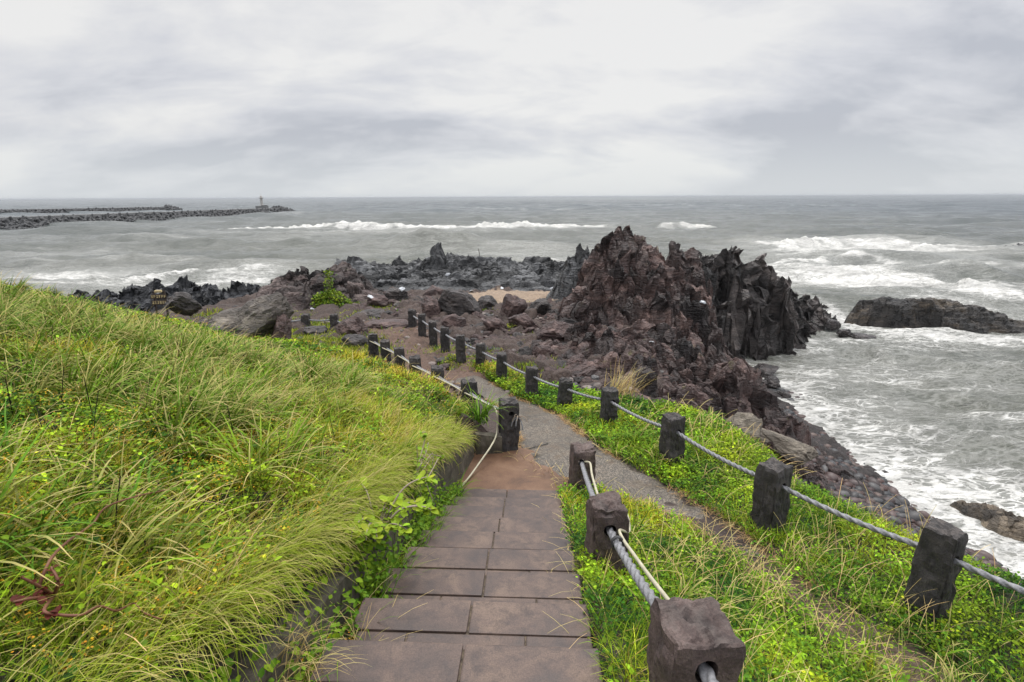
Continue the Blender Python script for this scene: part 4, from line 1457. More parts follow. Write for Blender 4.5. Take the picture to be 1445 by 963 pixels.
bpy.context.view_layer.update()
try:
    bore(rowP, [0, 1, 2], 0.052)
    bore(rowQ, [0, 1, 2, 3], 0.045)
    bore(rowL, [0], 0.045)
except Exception as ex_:
    print('bore failed', ex_)

# ties and cord
def simple_tube(name, pts, r, mat, label=None, cat=None, smooth_n=12, parent=None, nseg=8):
    P = np.array(pts, float)
    s = np.linspace(0, len(P) - 1, (len(P) - 1) * smooth_n + 1)
    # Catmull-Rom
    i = np.clip(np.floor(s).astype(int), 0, len(P) - 2); t = (s - i)[:, None]
    p0_ = P[np.maximum(i - 1, 0)]; p1_ = P[i]; p2_ = P[i + 1]; p3_ = P[np.minimum(i + 2, len(P) - 1)]
    X = 0.5 * (2 * p1_ + (p2_ - p0_) * t + (2 * p0_ - 5 * p1_ + 4 * p2_ - p3_) * t ** 2 + (3 * p1_ - p0_ - 3 * p2_ + p3_) * t ** 3)
    if not np.isscalar(r): r = np.interp(np.linspace(0, 1, len(X)), np.linspace(0, 1, len(r)), r)
    V, F = tube(X, r, nseg)
    o = mesh_np(name, V, F, mat, parent=parent)
    if label: props(o, label, cat)
    return o


L1 = np.array(rowL[0][:3])
hp = []
for q in rowL[:0:-1]:
    q = np.array(q[:3])
    hp += [q + np.array([-0.04, -0.17, 0.03])]
    nx_ = np.array(rowL[len(rowL) - 1 - (len(hp) // 2) - 1][:3])
    hp += [q * .5 + nx_ * .5 + np.array([0.0, -0.05, -0.03])]
hp += [L1 + np.array([-0.2, 0.02, 0.02]), L1 + np.array([-0.19, -0.12, -0.3]), (-0.33, 7.82, 5.2), (-0.5, 7.55, 5.05), (-0.66, 7.2, 4.965), (-0.78, 6.88, 4.96)]
simple_tube('cream_hose', hp, 0.0135, MT['hose'], 'cream hose looping along the landward posts down to the landing', 'hose')
a, b = np.array(rowP[0][:3]), np.array(rowP[1][:3])
c = np.array(rowP[2][:3])
sc_ = [b + np.array([0.145, 0.10, 0.08]), b + np.array([0.165, 0.02, 0.06]), b + np.array([0.155, -0.08, 0.0]), b * .9 + a * .1 + np.array([0.055, 0, 0.02]), b * .8 + a * .2 + np.array([0.045, 0, 0.0]), b * 0.65 + a * 0.35 + np.array([0.045, 0, 0.0]), b * 0.45 + a * 0.55 + np.array([0.05, 0, -0.005]), a * .86 + b * .14 + np.array([0.045, 0.0, 0.025])]
simple_tube('white_cord', sc_, 0.012, MT['hose'], 'cream cord tied along the stair rope to the nearest maroon post', 'cord')
sc_ = [c * .93 + b * .07 + np.array([0.04, 0, 0.02]), c * .85 + b * .15 + np.array([0.085, 0, 0.045]), c * .7 + b * .3 + np.array([0.07, 0, -0.02]), c * .4 + b * .6 + np.array([0.045, 0, -.04]), c * .15 + b * .85 + np.array([0.04, 0, -.03])]
simple_tube('white_cord', sc_, 0.014, MT['hose'], 'short cream cord hooked between the two farther maroon posts', 'cord')
q = b * .8 + a * .2 + np.array([0, 0, -0.02])
Vt, Ft = [], []
for d_ in (-0.012, 0.012):
    th = np.linspace(0, 2 * math.pi, 20)
    dirr = (b - a) / np.linalg.norm(b - a)
    A = np.cross(dirr, [0, 0, 1]); A /= np.linalg.norm(A); B = np.cross(A, dirr)
    Pt = q + dirr * d_ + 0.042 * (np.cos(th)[:, None] * A + np.sin(th)[:, None] * B)
    Vv, Ff = tube(Pt, 0.008, 6)
    Ft.append(Ff + sum(len(x) for x in Vt)); Vt.append(Vv)
props(mesh_np('cable_tie', np.concatenate(Vt), np.concatenate(Ft), MT['black_tie']), 'black tie binding cream cord to the stair rope', 'tie')
# frayed rope end on the landing post
fr = empty('frayed_rope_end', tuple(L1 + np.array([0.17, -0.12, -0.05])))
props(fr, 'frayed rope end with dry strands sticking out of the landing post', 'rope end')
rs = random.Random(3)
for i in range(9):
    d = np.array([rs.uniform(-.1, .16), rs.uniform(-.16, .0), rs.uniform(-.12, .10)])
    simple_tube('strand', [(0, 0, 0), tuple(d * .5 + np.array([0, 0, .03])), tuple(d), tuple(d * 1.2 + np.array([0, 0, -.06]))], 0.006 if i > 2 else 0.012, MT['branch'] if i > 2 else MT['rope'], smooth_n=5, parent=fr, nseg=5)

# ------------------------------------------------------------------ wooden sign on the crest
sp = at_d(227, 432, 16.8)
sg = empty('wooden_sign', (sp[0], sp[1], sp[2]), 0.1)
props(sg, 'small dark wooden sign with two rows of cream lettering above the crest', 'sign')
for sx in (-0.16, 0.16):
    bm = bmesh.new(); add_box(bm, (sx, 0.02, 0.0), (0.05, 0.05, 0.95), 0, .006)
    mesh_bm('sign_post', bm, MT['sign'], sg)
for zz in (0.31, 0.12):
    bm = bmesh.new(); add_box(bm, (0, -0.03, zz), (0.46, 0.03, 0.15), 0, .006)
    bd_ = mesh_bm('board', bm, MT['sign'], sg)
    bm = bmesh.new()
    rs = random.Random(int(zz * 100))
    for i in range(6):
        cx_ = -0.19 + i * 0.076
        for j in range(3):
            if rs.random() < .5: add_box(bm, (cx_, -0.047, zz + (j - 1) * 0.034), (0.05, 0.006, 0.014))
            else: add_box(bm, (cx_ + (j - 1) * 0.018, -0.048, zz), (0.012, 0.006, 0.085))
    mesh_bm('lettering', bm, MT['letter'], bd_)
bm = bmesh.new(); add_box(bm, (0, 0.0, 0.47), (0.2, 0.08, 0.07), 0, .01)
mesh_bm('cap_board', bm, MT['letter'], sg)

# ------------------------------------------------------------------ litter and driftwood
LIT = [(632, 388, 36.5, .45, 'crumpled white plastic sheet on the grey reef below the standing rock'), (567, 409, 33, .55, 'white plastic bag on the reef, right of the green shrub'), (523, 420, 30, .45, 'pale plastic scrap beside the maroon stone right of the green shrub'),
       (441, 437, 24, .3, 'small white wrapper left of the green shrub'), (665, 411, 31, .5, 'flat white plastic sheet lying left of the sand patch'), (778, 407, 30, .6, 'long flat white sheet on the far rim of the sand patch'), (708, 407, 30.5, .3, 'tiny white scrap on the far edge of the sand patch'),
       (992, 427, 24, .35, 'white plastic scrap caught in the dark gully of the outcrop'), (920, 483, 16.9, .28, 'thin white scrap on the flat ledge of the red outcrop')]
for i, (px, py, D, s, lb) in enumerate(LIT):
    P, F = boulder_mesh(300 + i, 10, 3, 0.25)
    P = P * np.array([s * 0.6, s * 0.4, s * (0.28 if i not in (4, 5, 8) else 0.08)])
    o = mesh_np('plastic_scrap', P, F, MT['plastic'], smooth=False)
    o.location = (0, -20, -5)
    bpy.context.view_layer.update()
    p = at_d(px, py, D)
    dg_ = bpy.context.evaluated_depsgraph_get()
    hit_, loc_, nn_, *_r = S.ray_cast(dg_, Vector((0, 0, CAMZ)), Vector(ray(px, py)))
    if hit_ and abs(loc_[1] - D) < 14:
        p = np.array(loc_) + np.array([0, 0, s * .03])
    o.scale = (0.62 * p[1] / D,) * 3
    o.location = p
    o.rotation_euler = (0, -0.3, i * 1.3)
    props(o, lb, 'litter', 'plastic litter among the rocks')
p = at_d(676, 364, 43.5)
simple_tube('driftwood_stick', [(p[0], p[1], p[2] - .4), (p[0] + .03, p[1], p[2] + 0.3), (p[0] - .06, p[1], p[2] + 0.75)], [0.035, 0.02], MT['sign'], 'thin bare stick standing on the grey reef', 'stick')

# ------------------------------------------------------------------ sea
SHORE = np.array([(13.1, 9), (12.4, 13.8), (12.0, 16.8), (11.9, 20.4), (11.9, 25), (12.5, 28.4)])
ta = np.linspace(R(-54), R(54), 560)
rad = np.exp(np.arange(math.log(9.0), math.log(16000), 0.0058))
TA, RA = np.meshgrid(ta, rad, indexing='ij')
X = RA * np.sin(TA); Y = RA * np.cos(TA)
loc = RA * 0.0058
Z = np.zeros(X.shape)
wr = np.random.default_rng(4)
for i in range(34):
    lam = 0.9 * 1.17 ** i if i < 26 else wr.uniform(9, 30)
    th = wr.normal(R(-96), 0.55 if lam < 10 else 0.22)
    kx, ky = math.cos(th) * 2 * math.pi / lam, math.sin(th) * 2 * math.pi / lam
    ph = kx * X + ky * Y + wr.uniform(0, 6.28) + 0.9 * perlin(X / (lam * 2.5), Y / (lam * 2.5), i * 3.3)
    amp = 0.0160 * lam ** 0.92
    amp = min(amp, 0.26)
    att = sstep(1.6, 4.0, lam / np.maximum(loc, 0.05))
    grp = 0.55 + 0.75 * np.clip(perlin(X / (lam * 4), Y / (lam * 3), i * 7.7) + 0.3, 0, 1)
    Z += amp * att * grp * ((1 - np.abs(np.sin(ph * 0.5))) * 2 - 0.75)
dsh = np.full(X.shape, 99.0)
for (a, b) in zip(SHORE[:-1], SHORE[1:]):
    d = b - a
    t = np.clip(((X - a[0]) * d[0] + (Y - a[1]) * d[1]) / (d @ d), 0, 1)
    dsh = np.minimum(dsh, np.hypot(X - a[0] - t * d[0], Y - a[1] - t * d[1]))
Z *= 0.25 + 0.75 * sstep(0, 9, dsh)
Z *= 1 - 0.75 * sstep(500, 2500, RA)
foam = np.zeros(X.shape)


def swell(pxs, hgt, wback, wfront, strength, seed=0, rough=0.25):
    """a breaking wave crest through pixels on the sea; adds to Z and foam"""
    P = np.array([at_z(a, b, 0)[:2] for a, b in pxs])
    mk = (X > P[0, 0]) & (X < P[-1, 0]) & (Y > P[:, 1].min() - 4 * wfront - 3) & (Y < P[:, 1].max() + 3.2 * wback + 3)
    if not mk.any(): return
    Xm, Ym = X[mk], Y[mk]
    yc = np.interp(Xm, P[:, 0], P[:, 1])
    wid = P[-1, 0] - P[0, 0]
    e = np.clip((Xm - P[0, 0]) / (0.12 * wid), 0, 1) * np.clip((P[-1, 0] - Xm) / (0.12 * wid), 0, 1)
    yc = yc + 0.6 * wfront * fbm(Xm / (wfront * 3.0), seed, 1.1, 3)
    d = Ym - yc
    prof = np.where(d > 0, np.exp(-(d / wback) ** 2), np.exp(-(d / wfront) ** 2))
    Z[mk] += hgt * prof * e * (0.85 + 0.3 * perlin(Xm / (wfront * 2.0), seed + 3.3, 2.2))
    if strength:
        fr_ = np.where(d > 0, np.exp(-(d / (wfront * 0.5)) ** 2), np.exp(-(d / (wfront * 1.6)) ** 2))
        foam[mk] = np.maximum(foam[mk], strength * fr_ * np.sqrt(e) * (0.85 + 0.5 * fbm(Xm / wfront * .8, Ym / wfront * .8, seed + 4.4, 3)))


def froth(px, py, wpx, hpx, s, an=0.0, p=2.0):
    c = at_z(px, py, 0); a_ = at_z(px + wpx, py, 0); b0 = at_z(px, py - hpx, 0); b1 = at_z(px, py + hpx, 0)
    rx = abs(a_[0] - c[0])
    r0, r1 = b0[1] - c[1], c[1] - b1[1]
    mk = (np.abs(X - c[0]) < 3 * rx) & (Y - c[1] < 3 * r0) & (c[1] - Y < 3 * r1)
    if not mk.any(): return
    dx, dy = X[mk] - c[0], Y[mk] - c[1]
    ry = np.where(dy > 0, r0, r1)
    q = (dx / rx) ** 2 + (dy / ry) ** 2
    q = q * (1 + 0.5 * fbm(X[mk] / rx * 2.2, Y[mk] / np.mean(ry) * 2.2, px * 0.1, 3))
    foam[mk] = np.maximum(foam[mk], s * np.exp(-np.maximum(q, 0) ** (p / 2)))


swell([(270, 326), (330, 325), (420, 324), (560, 325), (700, 325), (800, 323), (870, 321)], 1.15, 9, 2.4, 1.25, 1)
swell([(925, 322), (960, 321), (1020, 322)], 1.0, 8, 2.3, 1.0, 2)
swell([(900, 330), (1050, 329), (1200, 332), (1420, 336)], 1.4, 8, 4.5, 0.0, 3)
swell([(735, 313), (800, 311), (860, 312)], 1.6, 12, 7, 0.0, 4)
swell([(330, 306), (480, 308), (650, 309), (700, 311)], 0.9, 14, 9, 0.0, 5)
swell([(1030, 347), (1080, 346), (1250, 343), (1350, 346), (1480, 347)], 1.0, 6, 2.8, 1.1, 6)
swell([(1120, 378), (1250, 379), (1350, 388), (1460, 398)], 0.9, 5, 3.2, 0.0, 7)
swell([(1340, 410), (1400, 405), (1470, 408)], 0.8, 3, 1.6, 1.05, 8)
swell([(1040, 395), (1150, 392), (1250, 398), (1360, 402)], 0.45, 3, 2.2, 1.0, 9)
swell([(1060, 372), (1200, 366), (1330, 372), (1480, 378)], 0.4, 4, 2.4, 0.9, 15)
swell([(1230, 498), (1290, 500), (1350, 508), (1470, 524)], 0.55, 2.2, 1.1, 0.5, 10)
swell([(1120, 545), (1200, 540), (1320, 556), (1470, 580)], 0.32, 1.6, 0.8, 0.3, 16)
swell([(-40, 340), (120, 336), (260, 340)], 0.8, 7, 3.5, 0.25, 17)
swell([(380, 345), (520, 343), (700, 346)], 0.6, 6, 3.0, 0.2, 18)
swell([(1110, 598), (1200, 590), (1330, 625), (1460, 650)], 0.20, 1.2, 0.7, 0.5, 11)
swell([(0, 374), (100, 372), (200, 368), (300, 372)], 0.5, 4, 2, 0.45, 12)
swell([(120, 352), (260, 346), (330, 348)], 0.8, 6, 3.0, 0.2, 13)
swell([(-20, 392), (60, 390), (160, 392), (300, 382), (420, 380)], 0.5, 3, 1.6, 0.85, 14)
_sr = random.Random(12)
for _i in range(26):
    _x0 = _sr.uniform(-60, 1250); _y0 = _sr.choice([291, 294, 298, 302, 306, 312, 318, 330, 338, 352, 360]) + _sr.uniform(-2, 2)
    _w = _sr.uniform(120, 330)
    swell([(_x0, _y0), (_x0 + _w * .5, _y0 + _sr.uniform(-1, 1)), (_x0 + _w, _y0 + _sr.uniform(-1, 1.5))], _sr.uniform(.5, .95), 7 * (1 if _y0 > 310 else 2), 3.2 * (1 if _y0 > 310 else 2.2), 0.32 if _sr.random() < .3 else 0.0, 30 + _i)
froth(1260, 350, 210, 12, 0.95); froth(1130, 345, 80, 7, 0.7); froth(1380, 370, 120, 10, 0.7)
froth(1200, 397, 150, 14, 0.95); froth(1110, 380, 60, 14, 0.9); froth(1400, 418, 80, 16, 0.9); froth(1300, 402, 140, 9, 0.75)
froth(1185, 440, 30, 18, 0.95); froth(1400, 470, 110, 14, 0.85); froth(1290, 462, 120, 8, 0.8); froth(1185, 478, 70, 10, 0.65)
froth(150, 402, 260, 16, 0.72); froth(330, 392, 110, 16, 0.78); froth(70, 360, 140, 14, 0.36); froth(600, 352, 260, 10, 0.33); froth(780, 368, 60, 9, 0.66); froth(420, 335, 140, 8, 0.3); froth(720, 357, 120, 10, .45)
froth(1290, 490, 120, 10, 0.5); froth(560, 329, 240, 3.5, 0.75)
froth(1060, 520, 26, 26, .85); froth(1330, 358, 220, 8, .85); froth(1250, 385, 200, 8, .8); froth(1150, 360, 120, 10, .8); froth(1120, 480, 60, 22, .7); froth(1300, 480, 160, 16, .62); froth(1390, 610, 90, 30, .6); froth(1220, 560, 80, 30, .52); froth(1410, 690, 80, 40, .74); froth(1200, 590, 60, 40, .62); froth(1330, 540, 120, 12, .5); froth(1150, 520, 60, 20, .6); froth(1195, 450, 40, 20, .95); froth(1320, 470, 130, 9, .95); froth(1180, 400, 60, 20, .9); froth(1250, 520, 160, 26, .5); froth(1380, 440, 90, 30, .8); froth(60, 385, 200, 10, .75); froth(250, 410, 160, 10, .8)
lap = np.exp(-(np.maximum(0, dsh - 0.2) / 1.9) ** 1.5)
foam = np.maximum(foam, 0.84 * lap * sstep(32, 28, Y))
foam = np.maximum(foam, 0.76 * np.exp(-(dsh / 5.2) ** 2) * sstep(34, 26, Y))
# turbulence of the white water
Z += 0.34 * np.clip(foam - 0.45, 0, 1) * (ridged(X * 0.55, Y * 0.7, 2.2, 4)) * np.clip(RA / 60, 0.12, 2.0)
V = np.stack([X, Y, Z], -1).reshape(-1, 3)
sea_f = grid_faces(len(ta), len(rad))
sea_foam = foam.reshape(-1)

M = Mat('sea_water')
v = M.coord('World')
geo = M.n('ShaderNodeNewGeometry')
dist = M.n('ShaderNodeVectorMath', operation='LENGTH'); M.l(geo.outputs['Position'], dist.inputs[0])
dd = dist.outputs['Value']
fo = M.attr('foam', 'Fac')
va = M.coord('World', (0.5, 1.0, 1.0), (0, 0, 0.12))
nb = M.noise(va, 0.55, 8, 0.68, 0.9)
nf = M.noise(va, 2.6, 8, 0.7, 1.2)
nl = M.noise(M.coord('World', (0.16, 0.6, 1)), 0.14, 10, 0.68, 0.6)
warp = M.n('ShaderNodeVectorMath', operation='MULTIPLY_ADD')
nc = M.n('ShaderNodeTexNoise'); nc.inputs['Scale'].default_value = 1.1; nc.inputs['Detail'].default_value = 5
M.l(va, nc.inputs['Vector'])
M.l(nc.outputs['Color'], warp.inputs[0]); warp.inputs[1].default_value = (1.2, 1.2, 0); M.l(va, warp.inputs[2])
lace = M.voro(warp.outputs[0], 1.7, 'DISTANCE_TO_EDGE')
lace2 = M.voro(warp.outputs[0], 4.6, 'DISTANCE_TO_EDGE')
web = M.math('MAXIMUM', M.ramp(lace, [(0.0, 1.0), (0.13, 0.0)]), M.math('MULTIPLY', M.ramp(lace2, [(0.0, 0.85), (0.16, 0.0)]), 1.0))
# near: lacy foam; far: broad noise
lacy = M.math('ADD', M.math('MULTIPLY', web, 0.28), M.math('ADD', M.math('MULTIPLY', nb, 0.62), M.math('MULTIPLY', nf, 0.42)))
nl2 = M.noise(M.coord('World', (0.3, 1.0, 1)), 0.42, 9, 0.72, 0.8)
far = M.math('ADD', M.math('MULTIPLY', nl, 0.55), M.math('ADD', M.math('MULTIPLY', nb, 0.25), M.math('MULTIPLY', nl2, 0.42)))
farw = M.mrange(dd, 35, 110, 0, 1)
pat = M.math('ADD', M.math('MULTIPLY', lacy, M.math('SUBTRACT', 1.0, farw)), M.math('MULTIPLY', far, farw))
val = M.math('ADD', pat, M.math('MULTIPLY', fo, 0.62))
fm = M.mrange(val, 0.88, 1.18, 0.0, 1.0, True)
thin = M.mrange(val, 0.62, 0.96, 0.0, 0.28, True)
fmix = M.math('MAXIMUM', fm, thin)
bigc_ = M.noise(M.coord('World', (0.3, 1, 1)), 0.05, 5, 0.6)
wcol = M.mix(M.ramp(bigc_, [(0.35, 0.0), (0.65, 1.0)]), (0.068, 0.075, 0.060), (0.112, 0.114, 0.090))
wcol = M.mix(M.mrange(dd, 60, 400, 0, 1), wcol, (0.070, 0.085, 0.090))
fn2 = M.noise(M.coord('World', (0.5, 1.3, 1.6)), 0.42, 8, 0.75, 0.8)
fcol = M.mix(1.0, M.ramp(nf, [(0.3, (0.46, 0.45, 0.41)), (0.62, (0.76, 0.75, 0.71))]), M.ramp(fn2, [(0.36, 0.52), (0.58, 1.0)]), 'MULTIPLY')
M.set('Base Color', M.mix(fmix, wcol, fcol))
M.set('Roughness', M.math('ADD', M.math('MULTIPLY', fmix, 0.6), M.mrange(dd, 20, 600, 0.10, 0.24)))
M.set('IOR', 1.33)
M.set('Specular IOR Level', 0.5)
wv = M.noise(M.coord('World', (0.55, 1.3, 1), (0, 0, 0.1)), 2.3, 8, 0.62, 0.5)
wv2 = M.noise(M.coord('World', (0.4, 1.2, 1), (0, 0, -0.12)), 0.42, 8, 0.66, 0.4)
b = M.bump(wv, 0.55, 0.10)
b = M.bump(wv2, 0.85, 0.60, b)
wv3 = M.noise(M.coord('World', (0.35, 1.2, 1), (0, 0, 0.05)), 0.10, 8, 0.66, 0.4)
b = M.bump(wv3, 0.7, 1.6, b)
b = M.bump(M.math('MULTIPLY', fm, nf), 0.6, 0.12, b)
M.set('Normal', b)
MT['sea'] = M.m
o = mesh_np('sea_water', V, sea_f, MT['sea'], extra={'foam': sea_foam})
props(o, 'grey-green sea with white surf', 'sea', kind='structure')

# ------------------------------------------------------------------ breakwaters
def tetra_mesh(seed):
    r_ = random.Random(seed)
    bm = bmesh.new()
    dirs = [Vector((0, 0, 1)), Vector((0.94, 0, -0.33)), Vector((-0.47, 0.82, -0.33)), Vector((-0.47, -0.82, -0.33))]
    for d in dirs:
        r = bmesh.ops.create_cone(bm, cap_ends=True, segments=7, radius1=0.55, radius2=0.34, depth=1.5)
        q = d.to_track_quat('Z', 'Y')
        bmesh.ops.transform(bm, matrix=Matrix.Translation(d * 0.7) @ q.to_matrix().to_4x4(), verts=r['verts'])
    bmesh.ops.triangulate(bm, faces=bm.faces)
    P = np.array([v.co[:] for v in bm.verts]); F = np.array([[v.index for v in f.verts] for f in bm.faces])
    bm.free()
    return P, F


TP, TF = tetra_mesh(1)


def breakwater(name, label, a, b, top, rows, seed, size, head=True):
    a = np.array(a); b = np.array(b)
    d = b - a; Ln = np.linalg.norm(d); d = d / Ln; n = np.array([d[1], -d[0]])
    if n[1] > 0: n = -n      # towards the viewer
    root = empty(name, (float(a[0]), float(a[1]), 0))
    props(root, label, 'breakwater')
    bm = bmesh.new()
    rz = math.atan2(d[1], d[0])
    seg = int(Ln / 12)
    rs = random.Random(seed)
    for i in range(seg):
        c = d * (i + .5) * Ln / seg
        add_box(bm, (c[0], c[1], top / 2 - 1), (Ln / seg - 0.15, 4.0, top + 2 + rs.uniform(-.08, .08)), rz, 0.1)
    wall = mesh_bm('sea_wall', bm, MT['breakwater'], root)
    r_ = np.random.default_rng(seed)
    Vs, Fs = [], []
    off = 0
    for k in range(rows):
        m = int(Ln / (size * 1.25))
        for i in range(m):
            s_ = (i + r_.uniform(-.3, .3)) * size * 1.25
            c2 = a + d * s_ + n * (2.4 + k * size * 0.95 + r_.uniform(-.3, .3))
            z = top - 1.05 - k * size * 0.60 + r_.uniform(-.10, .1)
            q = r_.normal(size=4); q /= np.linalg.norm(q)
            w_, x_, y_, z_ = q
            Rm = np.array([[1 - 2 * (y_ * y_ + z_ * z_), 2 * (x_ * y_ - z_ * w_), 2 * (x_ * z_ + y_ * w_)], [2 * (x_ * y_ + z_ * w_), 1 - 2 * (x_ * x_ + z_ * z_), 2 * (y_ * z_ - x_ * w_)], [2 * (x_ * z_ - y_ * w_), 2 * (y_ * z_ + x_ * w_), 1 - 2 * (x_ * x_ + y_ * y_)]])
            P = (TP * size * 0.62) @ Rm.T + np.array([c2[0] - a[0], c2[1] - a[1], z])
            Vs.append(P); Fs.append(TF + off); off += len(P)
    if head:
        for i in range(90):
            an = r_.uniform(-math.pi / 2 - .4, math.pi / 2 + .4)
            rr_ = r_.uniform(0.5, 10)
            c2 = b + d * math.cos(an) * rr_ * 1.1 + n * math.sin(an) * rr_
            z = top + 0.4 - rr_ * 0.33 + r_.uniform(-.3, .3)
            q = r_.normal(size=3); q /= np.linalg.norm(q)
            P = TP * size * 0.62 * (1 if i % 2 else -1)
            P = P @ np.array(Matrix.Rotation(r_.uniform(0, 6), 3, Vector(q))).T + np.array([c2[0] - a[0], c2[1] - a[1], z])
            Vs.append(P); Fs.append(TF + off); off += len(P)
    ar = mesh_np('armour_blocks', np.concatenate(Vs), np.concatenate(Fs), MT['armour'], parent=root, smooth=False)
    ar['kind'] = 'stuff'
    return root


a0 = at_z(-60, 325, 0)[:2]; b0 = at_z(392, 301.5, 0)[:2]
breakwater('near_breakwater', 'long near breakwater piled with dark concrete armour blocks, beacon at its tip', a0, b0, 3.3, 5, 5, 1.6)
a1 = at_z(-60, 304.5, 0)[:2]; b1 = at_z(236, 297.8, 0)[:2]
breakwater('far_breakwater', 'far thinner breakwater behind the beacon breakwater', a1, b1, 2.9, 4, 6, 1.7)

tp = at_z(371, 301.0, 0)
tw = empty('light_beacon', (tp[0], tp[1], 3.0))
props(tw, 'slim pale light beacon on the tip of the near breakwater', 'beacon tower')
def lathe(bm, prof, seg=16):
    rings = []
    for r, z in prof:
        rings.append([bm.verts.new((r * math.cos(2 * math.pi * i / seg), r * math.sin(2 * math.pi * i / seg), z)) for i in range(seg)])
    for A, B in zip(rings[:-1], rings[1:]):
        for i in range(seg):
            bm.faces.new((A[i], A[(i + 1) % seg], B[(i + 1) % seg], B[i]))
    bm.faces.new(rings[0][::-1]); bm.faces.new(rings[-1])
bm = bmesh.new(); add_box(bm, (0, 0, 0.4), (7, 4, 1.8), 0.3, .1); add_box(bm, (1.5, 0, 1.5), (3.5, 3, .6), 0.3, .08)
mesh_bm('plinth', bm, MT['breakwater'], tw)
bm = bmesh.new(); lathe(bm, [(1.25, 1.2), (1.25, 1.7), (0.85, 1.9), (0.72, 4.2), (0.7, 5.6)])
mesh_bm('tower_shaft', bm, MT['tower'], tw)
bm = bmesh.new(); lathe(bm, [(0.72, 5.55), (1.25, 5.85), (1.25, 6.05), (0.6, 6.1)])
for i in range(10):
    add_box(bm, (1.2 * math.cos(i * .628), 1.2 * math.sin(i * .628), 6.4), (.06, .06, .8))
mesh_bm('gallery', bm, MT['tower'], tw)
bm = bmesh.new(); lathe(bm, [(0.5, 6.05), (0.5, 6.95), (0.6, 7.0), (0.1, 7.4), (0.06, 8.3)])
mesh_bm('lantern', bm, MT['tower'], tw)

# ------------------------------------------------------------------ vegetation
class Blades:
    def __init__(self):
        self.V = []; self.F = []; self.C = []; self.n = 0

    def add(self, P, L, W, az, lean, curve, c0, c1, seg=3, drop=0.0, tipw=0.12, mid=0.35):
        """P (n,3); all other args arrays or scalars; blade bends toward az"""
        n = len(P)
        if n == 0: return
        L = np.broadcast_to(L, (n,)); W = np.broadcast_to(W, (n,)); az = np.broadcast_to(az, (n,))
        lean = np.broadcast_to(lean, (n,)); curve = np.broadcast_to(curve, (n,))
        h = np.stack([np.cos(az), np.sin(az), 0 * az], -1)
        s = np.stack([-np.sin(az), np.cos(az), 0 * az], -1)
        yaw = rng.uniform(-0.9, 0.9, n)[:, None]
        s = s * np.cos(yaw) + h * np.sin(yaw)
        ts = np.linspace(0, 1, seg + 1)
        rows = []; cols = []
        ang0 = lean
        pos = P.copy()
        last = 0
        for t in ts:
            if t > 0:
                a = ang0 + curve * (t - 0.5 / seg)
                st_ = (L / seg)
                pos = pos + h * (np.sin(a) * st_)[:, None]
                pos[:, 2] += np.cos(a) * st_
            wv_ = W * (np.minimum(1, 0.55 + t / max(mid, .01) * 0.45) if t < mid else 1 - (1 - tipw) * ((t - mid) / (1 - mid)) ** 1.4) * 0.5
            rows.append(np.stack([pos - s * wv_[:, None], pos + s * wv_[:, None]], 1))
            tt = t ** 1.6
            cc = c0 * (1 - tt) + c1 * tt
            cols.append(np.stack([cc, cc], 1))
        Vv = np.stack(rows, 1).reshape(n, -1, 3)
        Cc = np.stack(cols, 1).reshape(n, -1, 3)
        m = 2 * (seg + 1)
        base = (np.arange(n) * m)[:, None, None] + self.n
        q = np.array([[2 * i, 2 * i + 1, 2 * i + 3, 2 * i + 2] for i in range(seg)])[None]
        self.F.append((base + q).reshape(-1, 4))
        self.V.append(Vv.reshape(-1, 3)); self.C.append(Cc.reshape(-1, 3))
        self.n += n * m

    def leaves(self, P, nrm_tilt, size, az, c, asp=0.6, fold=0.15):
        """rhombic folded leaves of six corners"""
        n = len(P)
        if n == 0: return
        size = np.broadcast_to(size, (n,))
        tilt = nrm_tilt
        h = np.stack([np.cos(az) * np.cos(tilt), np.sin(az) * np.cos(tilt), np.sin(tilt)], -1)
        s = np.stack([-np.sin(az), np.cos(az), rng.uniform(-.5, .5, n)], -1)
        s /= np.linalg.norm(s, axis=1)[:, None]
        upn = np.cross(h, s)
        S_ = size[:, None]
        pts = [P, P + h * S_ * .35 + s * S_ * asp * .5 + upn * S_ * fold, P + h * S_ * .75 + s * S_ * asp * .38 + upn * S_ * fold * .6, P + h * S_,
               P + h * S_ * .75 - s * S_ * asp * .38 + upn * S_ * fold * .6, P + h * S_ * .35 - s * S_ * asp * .5 + upn * S_ * fold]
        Vv = np.stack(pts, 1)
        base = (np.arange(n) * 6)[:, None, None] + self.n
        q = np.array([[0, 1, 2, 3], [0, 3, 4, 5]])[None]
        self.F.append((base + q).reshape(-1, 4))
        self.V.append(Vv.reshape(-1, 3)); self.C.append(np.repeat(c, 6, 0))
        self.n += n * 6

    def build(self, name, mat, parent=None):
        return mesh_np(name, np.concatenate(self.V), np.concatenate(self.F), mat, np.concatenate(self.C), parent, smooth=True)


def depth_of(P): return P[:, 1] * math.cos(PITCH) + (CAMZ - P[:, 2]) * math.sin(PITCH)


def scatter(n, box, dens=None, zmax=99):
    x = rng.uniform(box[0], box[1], n); y = rng.uniform(box[2], box[3], n)
    d = grass_density(x, y)
    k = rng.uniform(size=n) < d
    x, y = x[k], y[k]
    z = ground(x, y)
    P = np.stack([x, y, z], -1)
    zc_ = depth_of(P)
    pxx = CX + P[:, 0] / zc_ * FPX
    vv = (P[:, 1] * -math.sin(PITCH) * -1) * 0
    cyy = CY - FPX * ((P[:, 1] * math.sin(PITCH) + (P[:, 2] - CAMZ) * math.cos(PITCH)) / zc_)
    k = (zc_ > 0.9) & (pxx > -160) & (pxx < 1620) & (cyy < 1250)
    P = P[k]
    return P, zc_[k], pxx[k], cyy[k]


